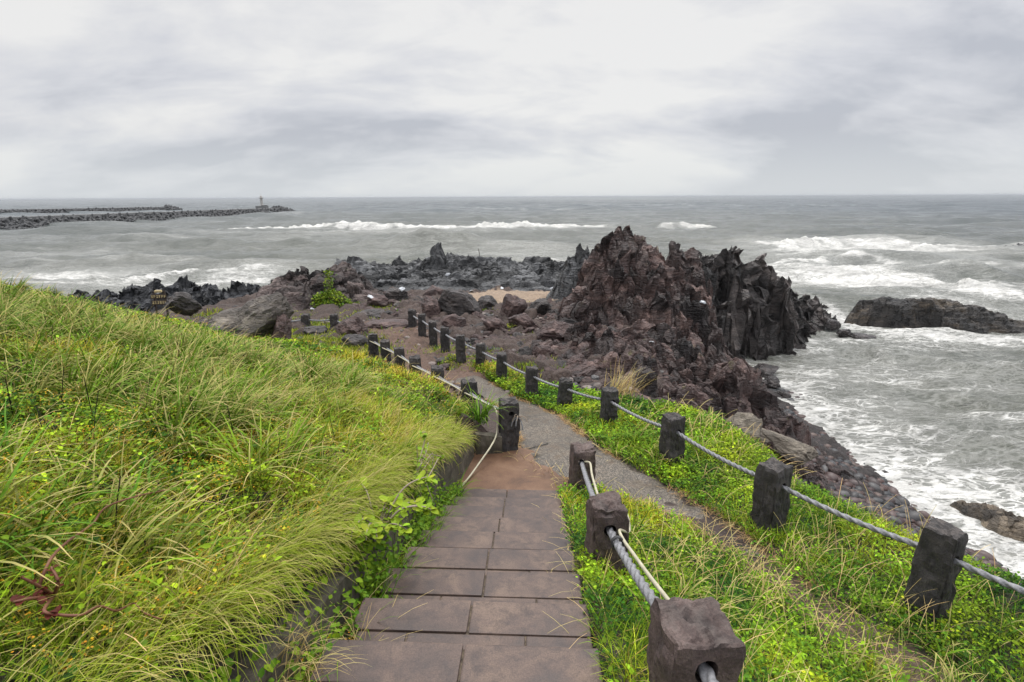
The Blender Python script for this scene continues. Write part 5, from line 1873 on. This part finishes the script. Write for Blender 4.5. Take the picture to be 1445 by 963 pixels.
def jit(c, n, v=0.2, hue=0.12):
    c = np.array(c)[None] * (1 + rng.uniform(-v, v, (n, 1)))
    c = c * (1 + rng.uniform(-hue, hue, (n, 3)))
    return np.clip(c, 0.001, 1)


GRN = [np.array((0.155, 0.250, 0.014)), np.array((0.285, 0.345, 0.024)), np.array((0.070, 0.165, 0.012)), np.array((0.40, 0.38, 0.045))]
TAN = np.array((0.45, 0.33, 0.13))
STRAW = np.array((0.58, 0.45, 0.185))
YEL = np.array((0.40, 0.36, 0.05))

grass = Blades(); cover = Blades(); sedge = Blades(); stems = Blades(); flower = Blades(); straw = Blades()


def patch(P, s, z):
    return fbm(P[:, 0] * s, P[:, 1] * s, z, 3)


boxes = [((-4.2, -0.6, 0.3, 4.2), 5200), ((-8, -0.4, 4.2, 8.4), 2500), ((-17, 0.2, 8.4, 16.5), 1050),
         ((0.35, 6.0, 0.8, 5.0), 3600), ((0.4, 5.2, 5.0, 9.0), 2500), ((-1.5, 5.0, 9.0, 15.6), 1700)]
for bi, (bx, dens) in enumerate(boxes):
    n = int((bx[1] - bx[0]) * (bx[3] - bx[2]) * dens)
    P, zc_, pxx, cyy = scatter(n, bx)
    right = bi >= 3
    m = len(P)
    pa = patch(P, 0.55, 2.2)        # fine grass vs leafy cover
    pb = patch(P, 1.3, 9.2)         # colour
    u = P[:, 0] - xs(P[:, 1])
    # fine, wind-combed yellow-green grass
    typ = rng.uniform(size=m)
    sedz = (sstep(-0.38, -0.05, fbm(P[:, 0] * 0.5, P[:, 1] * 0.5, 12.2, 3)) * sstep(-2.2, -3.2, u) * sstep(3.0, 4.6, P[:, 1]) * sstep(13.5, 11.5, P[:, 1])) if not right else np.zeros(m)
    keepz = rng.uniform(size=m) > 0.78 * sedz
    fineP = np.clip((0.26 + 0.55 * sstep(-3.6, -1.7, u) + 0.4 * sstep(9.0, 12, P[:, 1]) if not right else 0.6) + 0.6 * pa, 0.10, 0.97)
    kf = typ < fineP * 0.8
    kf &= keepz
    kf &= (fbm(P[:, 0] * 4.5, P[:, 1] * 4.5, 2.9, 2) > -0.10) | (rng.uniform(size=m) < .22)
    kc = (typ >= fineP * 0.8) & (typ < 0.97)
    kc &= keepz
    kc &= (fbm(P[:, 0] * 5.5, P[:, 1] * 5.5, 7.9, 2) > -0.10) | (rng.uniform(size=m) < .2)
    # fine grass
    q = P[kf]; nq = len(q)
    if nq:
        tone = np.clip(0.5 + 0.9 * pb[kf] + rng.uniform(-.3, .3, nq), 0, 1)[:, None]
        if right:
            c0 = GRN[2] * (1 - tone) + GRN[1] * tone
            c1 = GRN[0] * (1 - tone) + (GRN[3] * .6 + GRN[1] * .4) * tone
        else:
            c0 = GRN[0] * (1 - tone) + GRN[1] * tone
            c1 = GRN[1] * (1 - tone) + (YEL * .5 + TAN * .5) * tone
        c0 = c0 * 0.78  # darker sheath green at the roots, also painted shade for the gaps between blades
        dry = (rng.uniform(size=nq) < (0.08 if right else 0.16 + 0.16 * sstep(-3.5, -1.2, u[kf])))[:, None]
        c1 = np.where(dry, STRAW * 0.9, c1)
        c0 = np.where(dry, TAN * 0.7, c0)
        ph_ = fbm(q[:, 0] * .42, q[:, 1] * .42, 33.3, 3)[:, None]
        hue_ = np.where(ph_ > 0, 1 + ph_ * np.array([.30, .05, -.2]), 1 + ph_ * np.array([.55, .22, .2]))
        bv_ = np.exp(rng.normal(-.06, .38, (nq, 1)))
        hue_ = hue_ * np.array([1.34, 1.27, 0.80])
        c0 = np.clip(c0 * hue_ * bv_, 0, .7); c1 = np.clip(c1 * hue_ * bv_ * (1 + rng.uniform(-.15, .15, (nq, 1))), 0, .75)
        Ln = rng.uniform(0.14, 0.36, nq) * (0.62 if right else 1.0) * (1 + 0.5 * np.clip(pa[kf], -.5, .8)) * (1 - 0.5 * sstep(8, 12.5, q[:, 1]) * sstep(-3.5, -6, q[:, 0]))
        W = np.maximum(0.0042, 0.00125 * zc_[kf]) * rng.uniform(.7, 1.3, nq)
        az = (rng.normal(-0.35, 0.95 + 0.6 * (pb[kf] > 0), nq) if not right else rng.uniform(0, 6.28, nq))
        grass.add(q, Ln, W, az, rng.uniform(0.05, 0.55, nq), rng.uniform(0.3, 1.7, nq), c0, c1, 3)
    # leafy cover
    q = P[kc]; nq = len(q)
    if nq:
        tone = np.clip(0.45 + 0.8 * pb[kc] + rng.uniform(-.35, .35, nq), 0, 1)[:, None]
        c = np.array((0.030, 0.095, 0.007)) * (1 - tone) + np.array((0.32, 0.46, 0.016)) * tone
        if right:
            hp_ = fbm(q[:, 0] * .8, q[:, 1] * .8, 44.4, 3)[:, None]
            c = c * np.array([0.70, 0.82, 0.9]) * np.where(hp_ > 0, 1 + hp_ * np.array([.9, .25, 0]), 1 + hp_ * np.array([.7, .45, .3]))
        dkz = (0.62 * sedz[kc])[:, None]
        c = c * (1 - dkz) + np.array((0.022, 0.062, 0.010)) * dkz
        c = np.clip(c * np.exp(rng.normal(-.05, .40, (nq, 1))), 0, .7)
        hgt = rng.uniform(0.02, 0.20, nq) * (0.75 if right else 1.0)
        q = q.copy(); q[:, 2] += hgt
        sz = np.maximum(0.030, 0.0046 * zc_[kc]) * rng.uniform(.6, 1.3, nq)
        cover.leaves(q, rng.uniform(-.5, .9, nq), sz, rng.uniform(0, 6.28, nq), c, 0.75)
        # second storey of leaves
        q2 = q + np.stack([rng.uniform(-.06, .06, nq), rng.uniform(-.06, .06, nq), rng.uniform(-.06, .05, nq)], -1)
        cover.leaves(q2, rng.uniform(-.5, .9, nq), sz * .9, rng.uniform(0, 6.28, nq), c * rng.uniform(.8, 1.2, (nq, 1)), 0.75)
    # flowers
    if not right:
        kfl = (~kf) & (rng.uniform(size=m) < 0.034) & (patch(P, 0.9, 5.5) > -0.25)
        q = P[kfl].copy(); nq = len(q)
        hz_ = rng.uniform(.14, .25, nq)
        for r_ in range(7):
            qq = q + np.stack([rng.normal(0, .022, nq), rng.normal(0, .022, nq), hz_ + rng.uniform(-.012, .012, nq)], -1)
            flower.leaves(qq, rng.uniform(-.4, .6, nq), np.maximum(0.011, 0.0017 * zc_[kfl]), rng.uniform(0, 6.28, nq), jit((0.50, 0.29, 0.022), nq, .4, .2), 0.8, 0.05)

# sedge: clumps of broad arching leaves
def sedge_clumps(n, box, only_left=True, lmin=.35, lmax=.75, thr=-0.05):
    P, zc_, pxx, cyy = scatter(n, box)
    pa = patch(P, 0.5, 12.2)
    k = pa > thr
    P, zc_ = P[k], zc_[k]
    for p, zz in zip(P, zc_):
        m = rng.integers(10, 24)
        q = p[None] + np.stack([rng.normal(0, .035, m), rng.normal(0, .035, m), np.zeros(m)], -1)
        tone = rng.uniform(0, 1)
        c0 = np.tile(GRN[2] * (1 - tone) + GRN[0] * tone, (m, 1)) * rng.uniform(.55, 1.35, (m, 1))
        dry = rng.uniform(size=(m, 1)) < 0.5
        c1 = np.where(dry, STRAW, c0 * 1.25)
        az = rng.normal(-0.3, 1.5, m)
        sedge.add(q, rng.uniform(lmin, lmax, m), np.maximum(0.014, 0.0022 * zz) * rng.uniform(.7, 1.4, m), az, rng.uniform(.05, .6, m), rng.uniform(.6, 2.3, m), c0, c1, 6, tipw=.08, mid=.3)


sedge_clumps(170, (-4.6, -1.7, 1.6, 4.2), thr=-0.3)
sedge_clumps(40, (-2.4, -1.0, 2.0, 7.5), thr=-0.5, lmin=.3, lmax=.55)
sedge_clumps(1150, (-9, -2.4, 4.2, 9.0), thr=-0.22, lmin=.4, lmax=.8)
sedge_clumps(700, (-15, -2.6, 8.4, 13.0), thr=-0.15, lmin=.25, lmax=.48)
sedge_clumps(70, (0.5, 4.4, 1.0, 6.0), lmin=.2, lmax=.4)
sedge_clumps(60, (1.5, 4.4, 7.0, 12.0), lmin=.2, lmax=.4)

# broad-leaved weeds: leafy domes standing out of the sward
for bx, n in (((-4.4, -1.3, 1.6, 4.4), 60), ((-9, -1.3, 4.4, 9.0), 330), ((-14, -1.5, 9.0, 14), 330), ((0.6, 3.0, 1.2, 5.5), 40), ((2.0, 4.5, 3.0, 8.0), 60), ((1.0, 4.2, 8.0, 13.0), 90)):
    P, zc_, pxx, cyy = scatter(n, bx)
    for p, zz in zip(P, zc_):
        m = int(rng.integers(22, 60))
        rw, hw = rng.uniform(.07, .2), rng.uniform(.12, .36) * (0.6 if p[0] > 0 else 1)
        th = rng.uniform(0, 6.28, m); rq = np.sqrt(rng.uniform(0, 1, m)); hq = rng.uniform(.25, 1, m)
        q = p[None] + np.stack([rq * np.cos(th) * rw, rq * np.sin(th) * rw, hq * hw * (1 - .35 * rq ** 2)], -1)
        base_c = np.array((0.060, 0.165, 0.012)) * (1 - (tq := rng.uniform())) + np.array((0.25, 0.39, 0.018)) * tq
        cc = np.clip(base_c[None] * np.exp(rng.normal(0, .3, (m, 1))), 0, .7)
        cover.leaves(q, rng.uniform(-.6, .8, m), np.maximum(.036, .0042 * zz) * rng.uniform(.6, 1.4, m), th + rng.normal(0, .6, m), cc, .62)
# dead dark stems and tan seed stalks
for bx, n in (((-4, -1.6, 1.5, 5), 70), ((-9, -2, 5, 12), 420), ((1.0, 4.0, 1.5, 4.5), 14)):
    P, zc_, pxx, cyy = scatter(n, bx)
    m = len(P)
    stems.add(P, rng.uniform(.25, .5, m), np.maximum(.007, .0011 * zc_), rng.uniform(0, 6.28, m), rng.uniform(0, .25, m), rng.uniform(0, .3, m), jit((0.018, 0.014, 0.012), m), jit((0.02, 0.016, 0.012), m), 3, tipw=.8)
for bx, n, mu in (((-4, -0.9, 1.0, 4), 450, -.2), ((-7, -0.9, 4, 9), 800, -.3), ((-14, -1, 8.4, 15.5), 800, -.3), ((0.8, 3.4, 1.2, 5.2), 620, .4), ((2.6, 5.2, 3, 6.5), 160, .4), ((2.0, 4.2, 6.5, 11), 160, .4)):
    P, zc_, pxx, cyy = scatter(n, bx)
    k = patch(P, .7, 21.0) > -.25
    P, zc_ = P[k], zc_[k]
    m = len(P)
    c = jit(STRAW, m, .25, .08)
    straw.add(P, rng.uniform(.35, .62, m), np.maximum(.0045, .0011 * zc_), rng.normal(mu, .9, m), rng.uniform(.1, .5, m), rng.uniform(.5, 1.7, m), c * .75, c, 5, tipw=.5)
# grass hanging over the wall beside the stairs
n = 9000
y = rng.uniform(0.9, 7.9, n)
x = np.where(y < 6.5, xs(y) - 0.99, -0.99 + 0.2 * np.clip((y - 6.8) / 1.2, 0, 1)) - np.abs(rng.normal(0, .16, n))
P = np.stack([x, y, np.maximum(ground(x, y), slope_plane(x, y) - .1)], -1)
k = (fbm(P[:, 1] * 1.3, 0.4, 0.7, 2) > -0.30) | (rng.uniform(size=n) < .3)
P = P[k]; n = len(P)
tone = rng.uniform(0, 1, (n, 1))
c0 = GRN[2] * (1 - tone) + GRN[1] * tone
dry = (rng.uniform(size=n) < 0.42)[:, None]
c1 = np.where(dry, STRAW * .9, GRN[1])
grass.add(P, rng.uniform(.22, .5, n), np.maximum(.0045, .0012 * depth_of(P)) * rng.uniform(.7, 1.3, n), rng.normal(-.1, .95, n), rng.uniform(.1, .8, n), rng.uniform(.6, 2.6, n), c0, c1, 4)
# leaves and blades filling the gap between stairs and wall
n = 5200
y = rng.uniform(1.2, 6.95, n); x = xs(y) - rng.uniform(.62, .86, n)
P = np.stack([x, y, zs(y) - 0.16], -1)
k = rng.uniform(size=n) < np.clip(.5 + fbm(y * 1.7, 3.3, .2, 2), .05, 1) * (.35 + .65 * sstep(2.6, 3.6, y))
P = P[k]; n = len(P)
kb = rng.uniform(size=n) < .4
tone = rng.uniform(0, 1, (n, 1))
c = GRN[2] * (1 - tone) + GRN[0] * tone
grass.add(P[kb], rng.uniform(.15, .42, kb.sum()), .007, rng.normal(0, 1.4, kb.sum()), rng.uniform(0, .6, kb.sum()), rng.uniform(.3, 1.9, kb.sum()), c[kb], c[kb] * 1.2, 4)
q = P[~kb].copy(); q[:, 2] += rng.uniform(0.02, .30, len(q))
# leafy weeds spilling over the wall top
nw = 5200
yw = rng.uniform(1.0, 6.6, nw)
kw = (fbm(yw * 1.1, 9.3, .7, 3) > 0.02) | (rng.uniform(size=nw) < .15)
yw = yw[kw]; nw = len(yw)
xw = xs(yw) - 0.80 - np.abs(rng.normal(0, .13, nw))
zw = slope_plane(xs(yw) - .93, yw) - .12 - np.where(xw > xs(yw) - .9, rng.uniform(0, .42, nw), rng.uniform(-.14, .05, nw))
tw_ = rng.uniform(0, 1, (nw, 1))
cover.leaves(np.stack([xw, yw, zw], -1), rng.uniform(-1.0, .6, nw), rng.uniform(.03, .06, nw), rng.normal(0, 1.2, nw), GRN[2] * (1 - tw_) + np.array((0.24, 0.36, 0.018)) * tw_, .75)
cover.leaves(q, rng.uniform(-.5, .9, len(q)), rng.uniform(.025, .05, len(q)), rng.uniform(0, 6.28, len(q)), c[~kb], .75)
# dry litter and runners along the path edges
for E_ in (PATH_L[1:], PATH_R[1:]):
    E_ = np.array(E_)
    n = 2600
    t = rng.uniform(0, len(E_) - 1, n)
    x = np.interp(t, np.arange(len(E_)), E_[:, 0]) + rng.normal(0, .055, n); y = np.interp(t, np.arange(len(E_)), E_[:, 1]) + rng.normal(0, .055, n)
    k = fbm(x * 1.5, y * 1.5, 4.4, 2) > -.12
    x, y = x[k], y[k]; n = len(x)
    P = np.stack([x, y, ground(x, y) + .02], -1)
    c = jit((0.34, 0.22, 0.10), n, .3, .1)
    straw.add(P, rng.uniform(.05, .16, n), np.maximum(.004, .001 * depth_of(P)), rng.uniform(0, 6.28, n), rng.uniform(1.0, 1.45, n), rng.uniform(0, .5, n), c, c, 2, tipw=.4)
# dry stalks along the edges of path and stairs
for (ax_, ay_, bx_, by_, n) in ((0.50, 1.9, 0.62, 6.8, 120), (-1.05, 2.0, -0.85, 2.9, 120), (1.05, 7.0, 2.5, 5.1, 60), (1.75, 7.7, 1.1, 9.9, 60), (2.35, 5.1, 3.2, 3.0, 200), (2.9, 5.0, 3.7, 3.0, 120), (0.1, 8.0, 0.9, 7.1, 50)):
    t = rng.uniform(size=n)
    x = ax_ + (bx_ - ax_) * t + rng.normal(0, .07, n); y = ay_ + (by_ - ay_) * t + rng.normal(0, .07, n)
    P = np.stack([x, y, np.maximum(ground(x, y), np.where((x - xs(y) < HALF) & (x - xs(y) > -HALF), zs(y) - .2, -9))], -1)
    c = jit(STRAW, n, .25, .08)
    straw.add(P, rng.uniform(.15, .42, n), np.maximum(.004, .001 * depth_of(P)), rng.uniform(0, 6.28, n), rng.uniform(.3, 1.2, n), rng.uniform(.3, 1.3, n), c * .7, c, 4, tipw=.4)

# greenery between the boulders on the bench
def tuft_patch(px, py, rad, n, h, kind):
    p = hit(px, py, 8)
    x = p[0] + rng.normal(0, rad, n); y = p[1] + rng.normal(0, rad, n)
    P = np.stack([x, y, ground(x, y)], -1)
    zc_ = depth_of(P)
    tone = rng.uniform(0, 1, (n, 1))
    c = GRN[2] * (1 - tone) + GRN[3] * .8 * tone
    if kind == 'g':
        grass.add(P, rng.uniform(.5, 1, n) * h, np.maximum(.006, .0016 * zc_), rng.uniform(0, 6.28, n), rng.uniform(0, .6, n), rng.uniform(.2, 1.4, n), c, c * 1.3, 3)
    else:
        P[:, 2] += rng.uniform(0.1, 1, n) ** .7 * h * np.exp(-((x - p[0]) ** 2 + (y - p[1]) ** 2) / (2 * (rad * 1.1) ** 2))
        cover.leaves(P, rng.uniform(-.6, 1, n), np.maximum(.04, .0045 * zc_) * rng.uniform(.6, 1.2, n), rng.uniform(0, 6.28, n), c, .7)


for px, py, rd, n, h, kd in ((420, 478, .9, 3000, .25, 'g'), (455, 492, 1.0, 4200, .3, 'g'), (490, 503, .7, 2600, .3, 'g'), (440, 462, 1.0, 1800, .2, 'g'), (425, 448, 1.2, 1500, .2, 'g'), (508, 432, 1.2, 1500, .2, 'g'), (530, 440, .6, 400, .2, 'g'),
                          (628, 497, .35, 500, .25, 'g'), (640, 512, .3, 500, .25, 'c'), (660, 517, .3, 500, .25, 'g'), (720, 468, .3, 220, .3, 'c'), (750, 480, .35, 200, .2, 'g'), (735, 495, .3, 200, .2, 'g'), (735, 430, .4, 200, .2, 'g'),
                          (800, 452, .25, 150, .2, 'c'), (770, 500, .3, 160, .2, 'g'), (700, 505, .35, 350, .2, 'g'), (690, 440, .3, 120, .15, 'c'), (855, 523, .4, 260, .2, 'g'), (760, 520, .4, 420, .25, 'g'), (300, 446, .5, 300, .25, 'g')):
    tuft_patch(px, py, rd, n, h, kd)

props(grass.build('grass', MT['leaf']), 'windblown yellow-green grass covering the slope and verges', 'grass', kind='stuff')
props(cover.build('ground_cover', MT['leaf']), 'low leafy green ground cover between the grasses', 'ground cover', kind='stuff')
props(sedge.build('sedge_leaves', MT['leaf']), 'broad arching sedge leaves with dry tan tips on the slope', 'sedge', kind='stuff')
props(straw.build('dry_grass_stalks', MT['leaf']), 'thin straw coloured dry stalks above the grass', 'dry grass', kind='stuff')
props(stems.build('dead_stems', MT['leaf']), 'short dark dead stems standing in the grass', 'dead stems', kind='stuff')
props(flower.build('wildflowers', MT['leaf']), 'tiny orange-yellow flowers dotted across the slope', 'flowers', kind='stuff')

# single plants -------------------------------------------------
def tuft(name, label, p, n, lmin, lmax, w, c0, c1, spread, cat='grass tuft', curve=(.4, 1.6), az=None, seg=6):
    b = Blades()
    q = np.array(p)[None] + np.stack([rng.normal(0, spread, n), rng.normal(0, spread, n), np.zeros(n)], -1)
    b.add(q, rng.uniform(lmin, lmax, n), w * rng.uniform(.7, 1.2, n), rng.uniform(0, 6.28, n) if az is None else rng.normal(az, .8, n), rng.uniform(.05, .5, n), rng.uniform(curve[0], curve[1], n), jit(c0, n), jit(c1, n), seg)
    return props(b.build(name, MT['leaf']), label, cat)


p = hit(872, 566, 8)
tuft('dry_grass_tuft', 'tall pale dry grass tuft behind the fourth seaward post', p + np.array([0.1, .25, -.05]), 130, .5, 1.0, .012, TAN * .9, STRAW * 1.1, .18, curve=(.1, 1.3), az=0.2)
tuft('dry_grass_tuft', 'low straw tuft hanging over the bottom left stair end', (-1.12, 2.1, float(zs(2.1)) - .05), 70, .25, .45, .004, TAN * .8, STRAW, .09, curve=(.8, 2.2), az=-0.1)
tuft('strap_leaf_clump', 'clump of long green strap leaves above the short return wall', (-0.55, 8.35, float(ground(-.55, 8.35))), 60, .5, .85, .022, GRN[2], GRN[0] * 1.1, .06, cat='plant', curve=(.7, 2.0))
tuft('strap_leaf_clump', 'clump of green leaves at the wall foot beside the top left step end', (-0.83, 6.6, 4.9), 70, .3, .6, .016, GRN[2], GRN[0], .08, cat='plant', curve=(.6, 1.9))
tuft('strap_leaf_clump', 'bright green strap-leaf clump on the verge right of the path bend', (2.1, 8.5, float(ground(2.1, 8.5))), 90, .3, .55, .02, GRN[2], GRN[0] * 1.2, .1, cat='plant', curve=(.7, 2.0))
tuft('broad_grass_clump', 'fresh green broad-bladed clump with dry tips low on the left slope', (-1.95, 3.7, float(ground(-1.95, 3.7))), 36, .4, .65, .02, GRN[0], GRN[1], .04, cat='plant', curve=(.6, 1.8))


def shrub(name, label, base, stems_, leaf, cs, cat='plant', stem_mat=None, leafn=14):
    root = empty(name, tuple(base))
    props(root, label, cat)
    bl = Blades()
    for pts in stems_:
        simple_tube('stem', pts, [0.008, 0.004], stem_mat or MT['branch'], smooth_n=6, parent=root, nseg=5)
        P = np.array(pts, float)
        t = rng.uniform(0.15, 1, leafn) * (len(P) - 1)
        q = np.stack([np.interp(t, np.arange(len(P)), P[:, i]) for i in range(3)], -1)
        bl.leaves(q, rng.uniform(-.5, .6, leafn), leaf * rng.uniform(.6, 1.2, leafn), rng.uniform(0, 6.28, leafn), jit(cs, leafn, .25), .72, .12)
    bl.build('foliage', MT['leaf'], root)
    return root


base = np.array([-1.02, 3.55, float(ground(-1.3, 3.55)) - 0.15])
ss = []
rs = random.Random(9)
for i in range(16):
    a = rs.uniform(0, 6.28)
    Lx = rs.uniform(.25, .65)
    d = np.array([math.cos(a) * .7, math.sin(a) * .8, 0])
    ss.append([(0, 0, 0), tuple(d * Lx * .45 + np.array([.04, 0, Lx * .45])), tuple(d * Lx * .85 + np.array([.08, 0, Lx * .5])), tuple(d * Lx + np.array([.1, 0, Lx * .42]))])
shrub('leafy_vine', 'yellow-green heart-leaved vine hanging over the wall beside the stairs', base, ss, .075, (0.26, 0.36, 0.025), leafn=20)
base = np.array([-1.0, 4.9, float(ground(-1.3, 4.9)) - 0.1])
ss = [[(0, 0, 0), (rs.uniform(0, .2), rs.uniform(-.3, .5), rs.uniform(.05, .25)), (rs.uniform(.0, .25), rs.uniform(-.5, .8), rs.uniform(-.1, .35))] for i in range(10)]
shrub('leafy_creeper', 'small lime green creeper on the wall above the middle steps', base, ss, .055, (0.20, 0.30, 0.02), leafn=14)
def on_slope(px, py, lift):
    p = hit(px, py, 0.8)
    d = ray(px, py)
    return p - d * (lift / max(0.3, -d[2])) * 1.0


p0v = on_slope(75, 842, .22)
def W(px, py, l): return tuple(on_slope(px, py, l) - p0v)
shrub('red_bramble', 'red-leaved bramble with bare arching stem at the lower left', p0v, [[(0, 0, 0), W(60, 830, .28), W(30, 815, .30)], [(0, 0, 0), W(82, 822, .3), W(72, 800, .32)], [(0, 0, 0), W(62, 862, .3), W(80, 868, .28)], [(0, 0, 0), W(45, 845, .3), W(18, 850, .3)]], .032, (0.10, 0.024, 0.016), stem_mat=MT['redstem'], leafn=9)
simple_tube('bare_branch', [on_slope(a_, b_, l_) for a_, b_, l_ in ((52, 836, .25), (70, 792, .3), (95, 765, .34), (130, 740, .36), (150, 716, .38), (195, 700, .38), (240, 690, .36), (258, 676, .38))], [0.006, 0.005, .003], MT['redstem'], 'bare reddish branch rising out of the red-leaved bramble', 'branch')
simple_tube('bare_twig', [on_slope(a_, b_, .28) for a_, b_ in ((80, 868), (115, 868), (140, 856), (165, 862), (188, 852), (205, 866), (228, 874))], [0.005, 0.003], MT['redstem'], 'crooked bare twig lying over grass below the bare reddish branch', 'twig')
pb_ = hit(463, 437, 8)
b = Blades()
n = 2600
th = rng.uniform(0, 6.28, n); r_ = np.sqrt(rng.uniform(0, 1, n)); hh = rng.uniform(0, 1, n) ** .6
q = np.stack([r_ * np.cos(th) * 1.0, r_ * np.sin(th) * .8, hh * (.95 - .7 * r_ ** 2)], -1)
q[:260] = np.stack([rng.normal(.05, .10, 260), rng.normal(0, .12, 260), rng.uniform(.7, 1.8, 260)], -1)
tone = rng.uniform(0, 1, (n, 1))
b.leaves(q, rng.uniform(-.5, 1, n), rng.uniform(.07, .14, n), rng.uniform(0, 6.28, n), (GRN[2] * (1 - tone) + GRN[1] * tone), .7)
root = empty('green_shrub', tuple(pb_ + np.array([0, .3, -.05])))
props(root, 'bright green leafy shrub in front of the brown rock mass', 'shrub')
b.build('foliage', MT['leaf'], root)
simple_tube('stem', [(0, 0, 0), (.03, 0, .7), (.06, 0, 1.6)], [.03, .012], MT['branch'], parent=root)

# ------------------------------------------------------------------ sea air
bm = bmesh.new()
add_box(bm, (0, 8400, 4.5), (34000, 17000, 17.0))
hm = bpy.data.materials.new('sea_haze')
hm.use_nodes = True
hm.node_tree.nodes.clear()
ho = hm.node_tree.nodes.new('ShaderNodeOutputMaterial')
hv = hm.node_tree.nodes.new('ShaderNodeVolumePrincipled')
hv.inputs['Density'].default_value = 0.00014
hv.inputs['Color'].default_value = (0.62, 0.65, 0.68, 1)
hv.inputs['Anisotropy'].default_value = 0.0
hm.node_tree.links.new(hv.outputs[0], ho.inputs['Volume'])
hz_o = mesh_bm('haze', bm, hm)
hz_o['kind'] = 'stuff'
print('done')
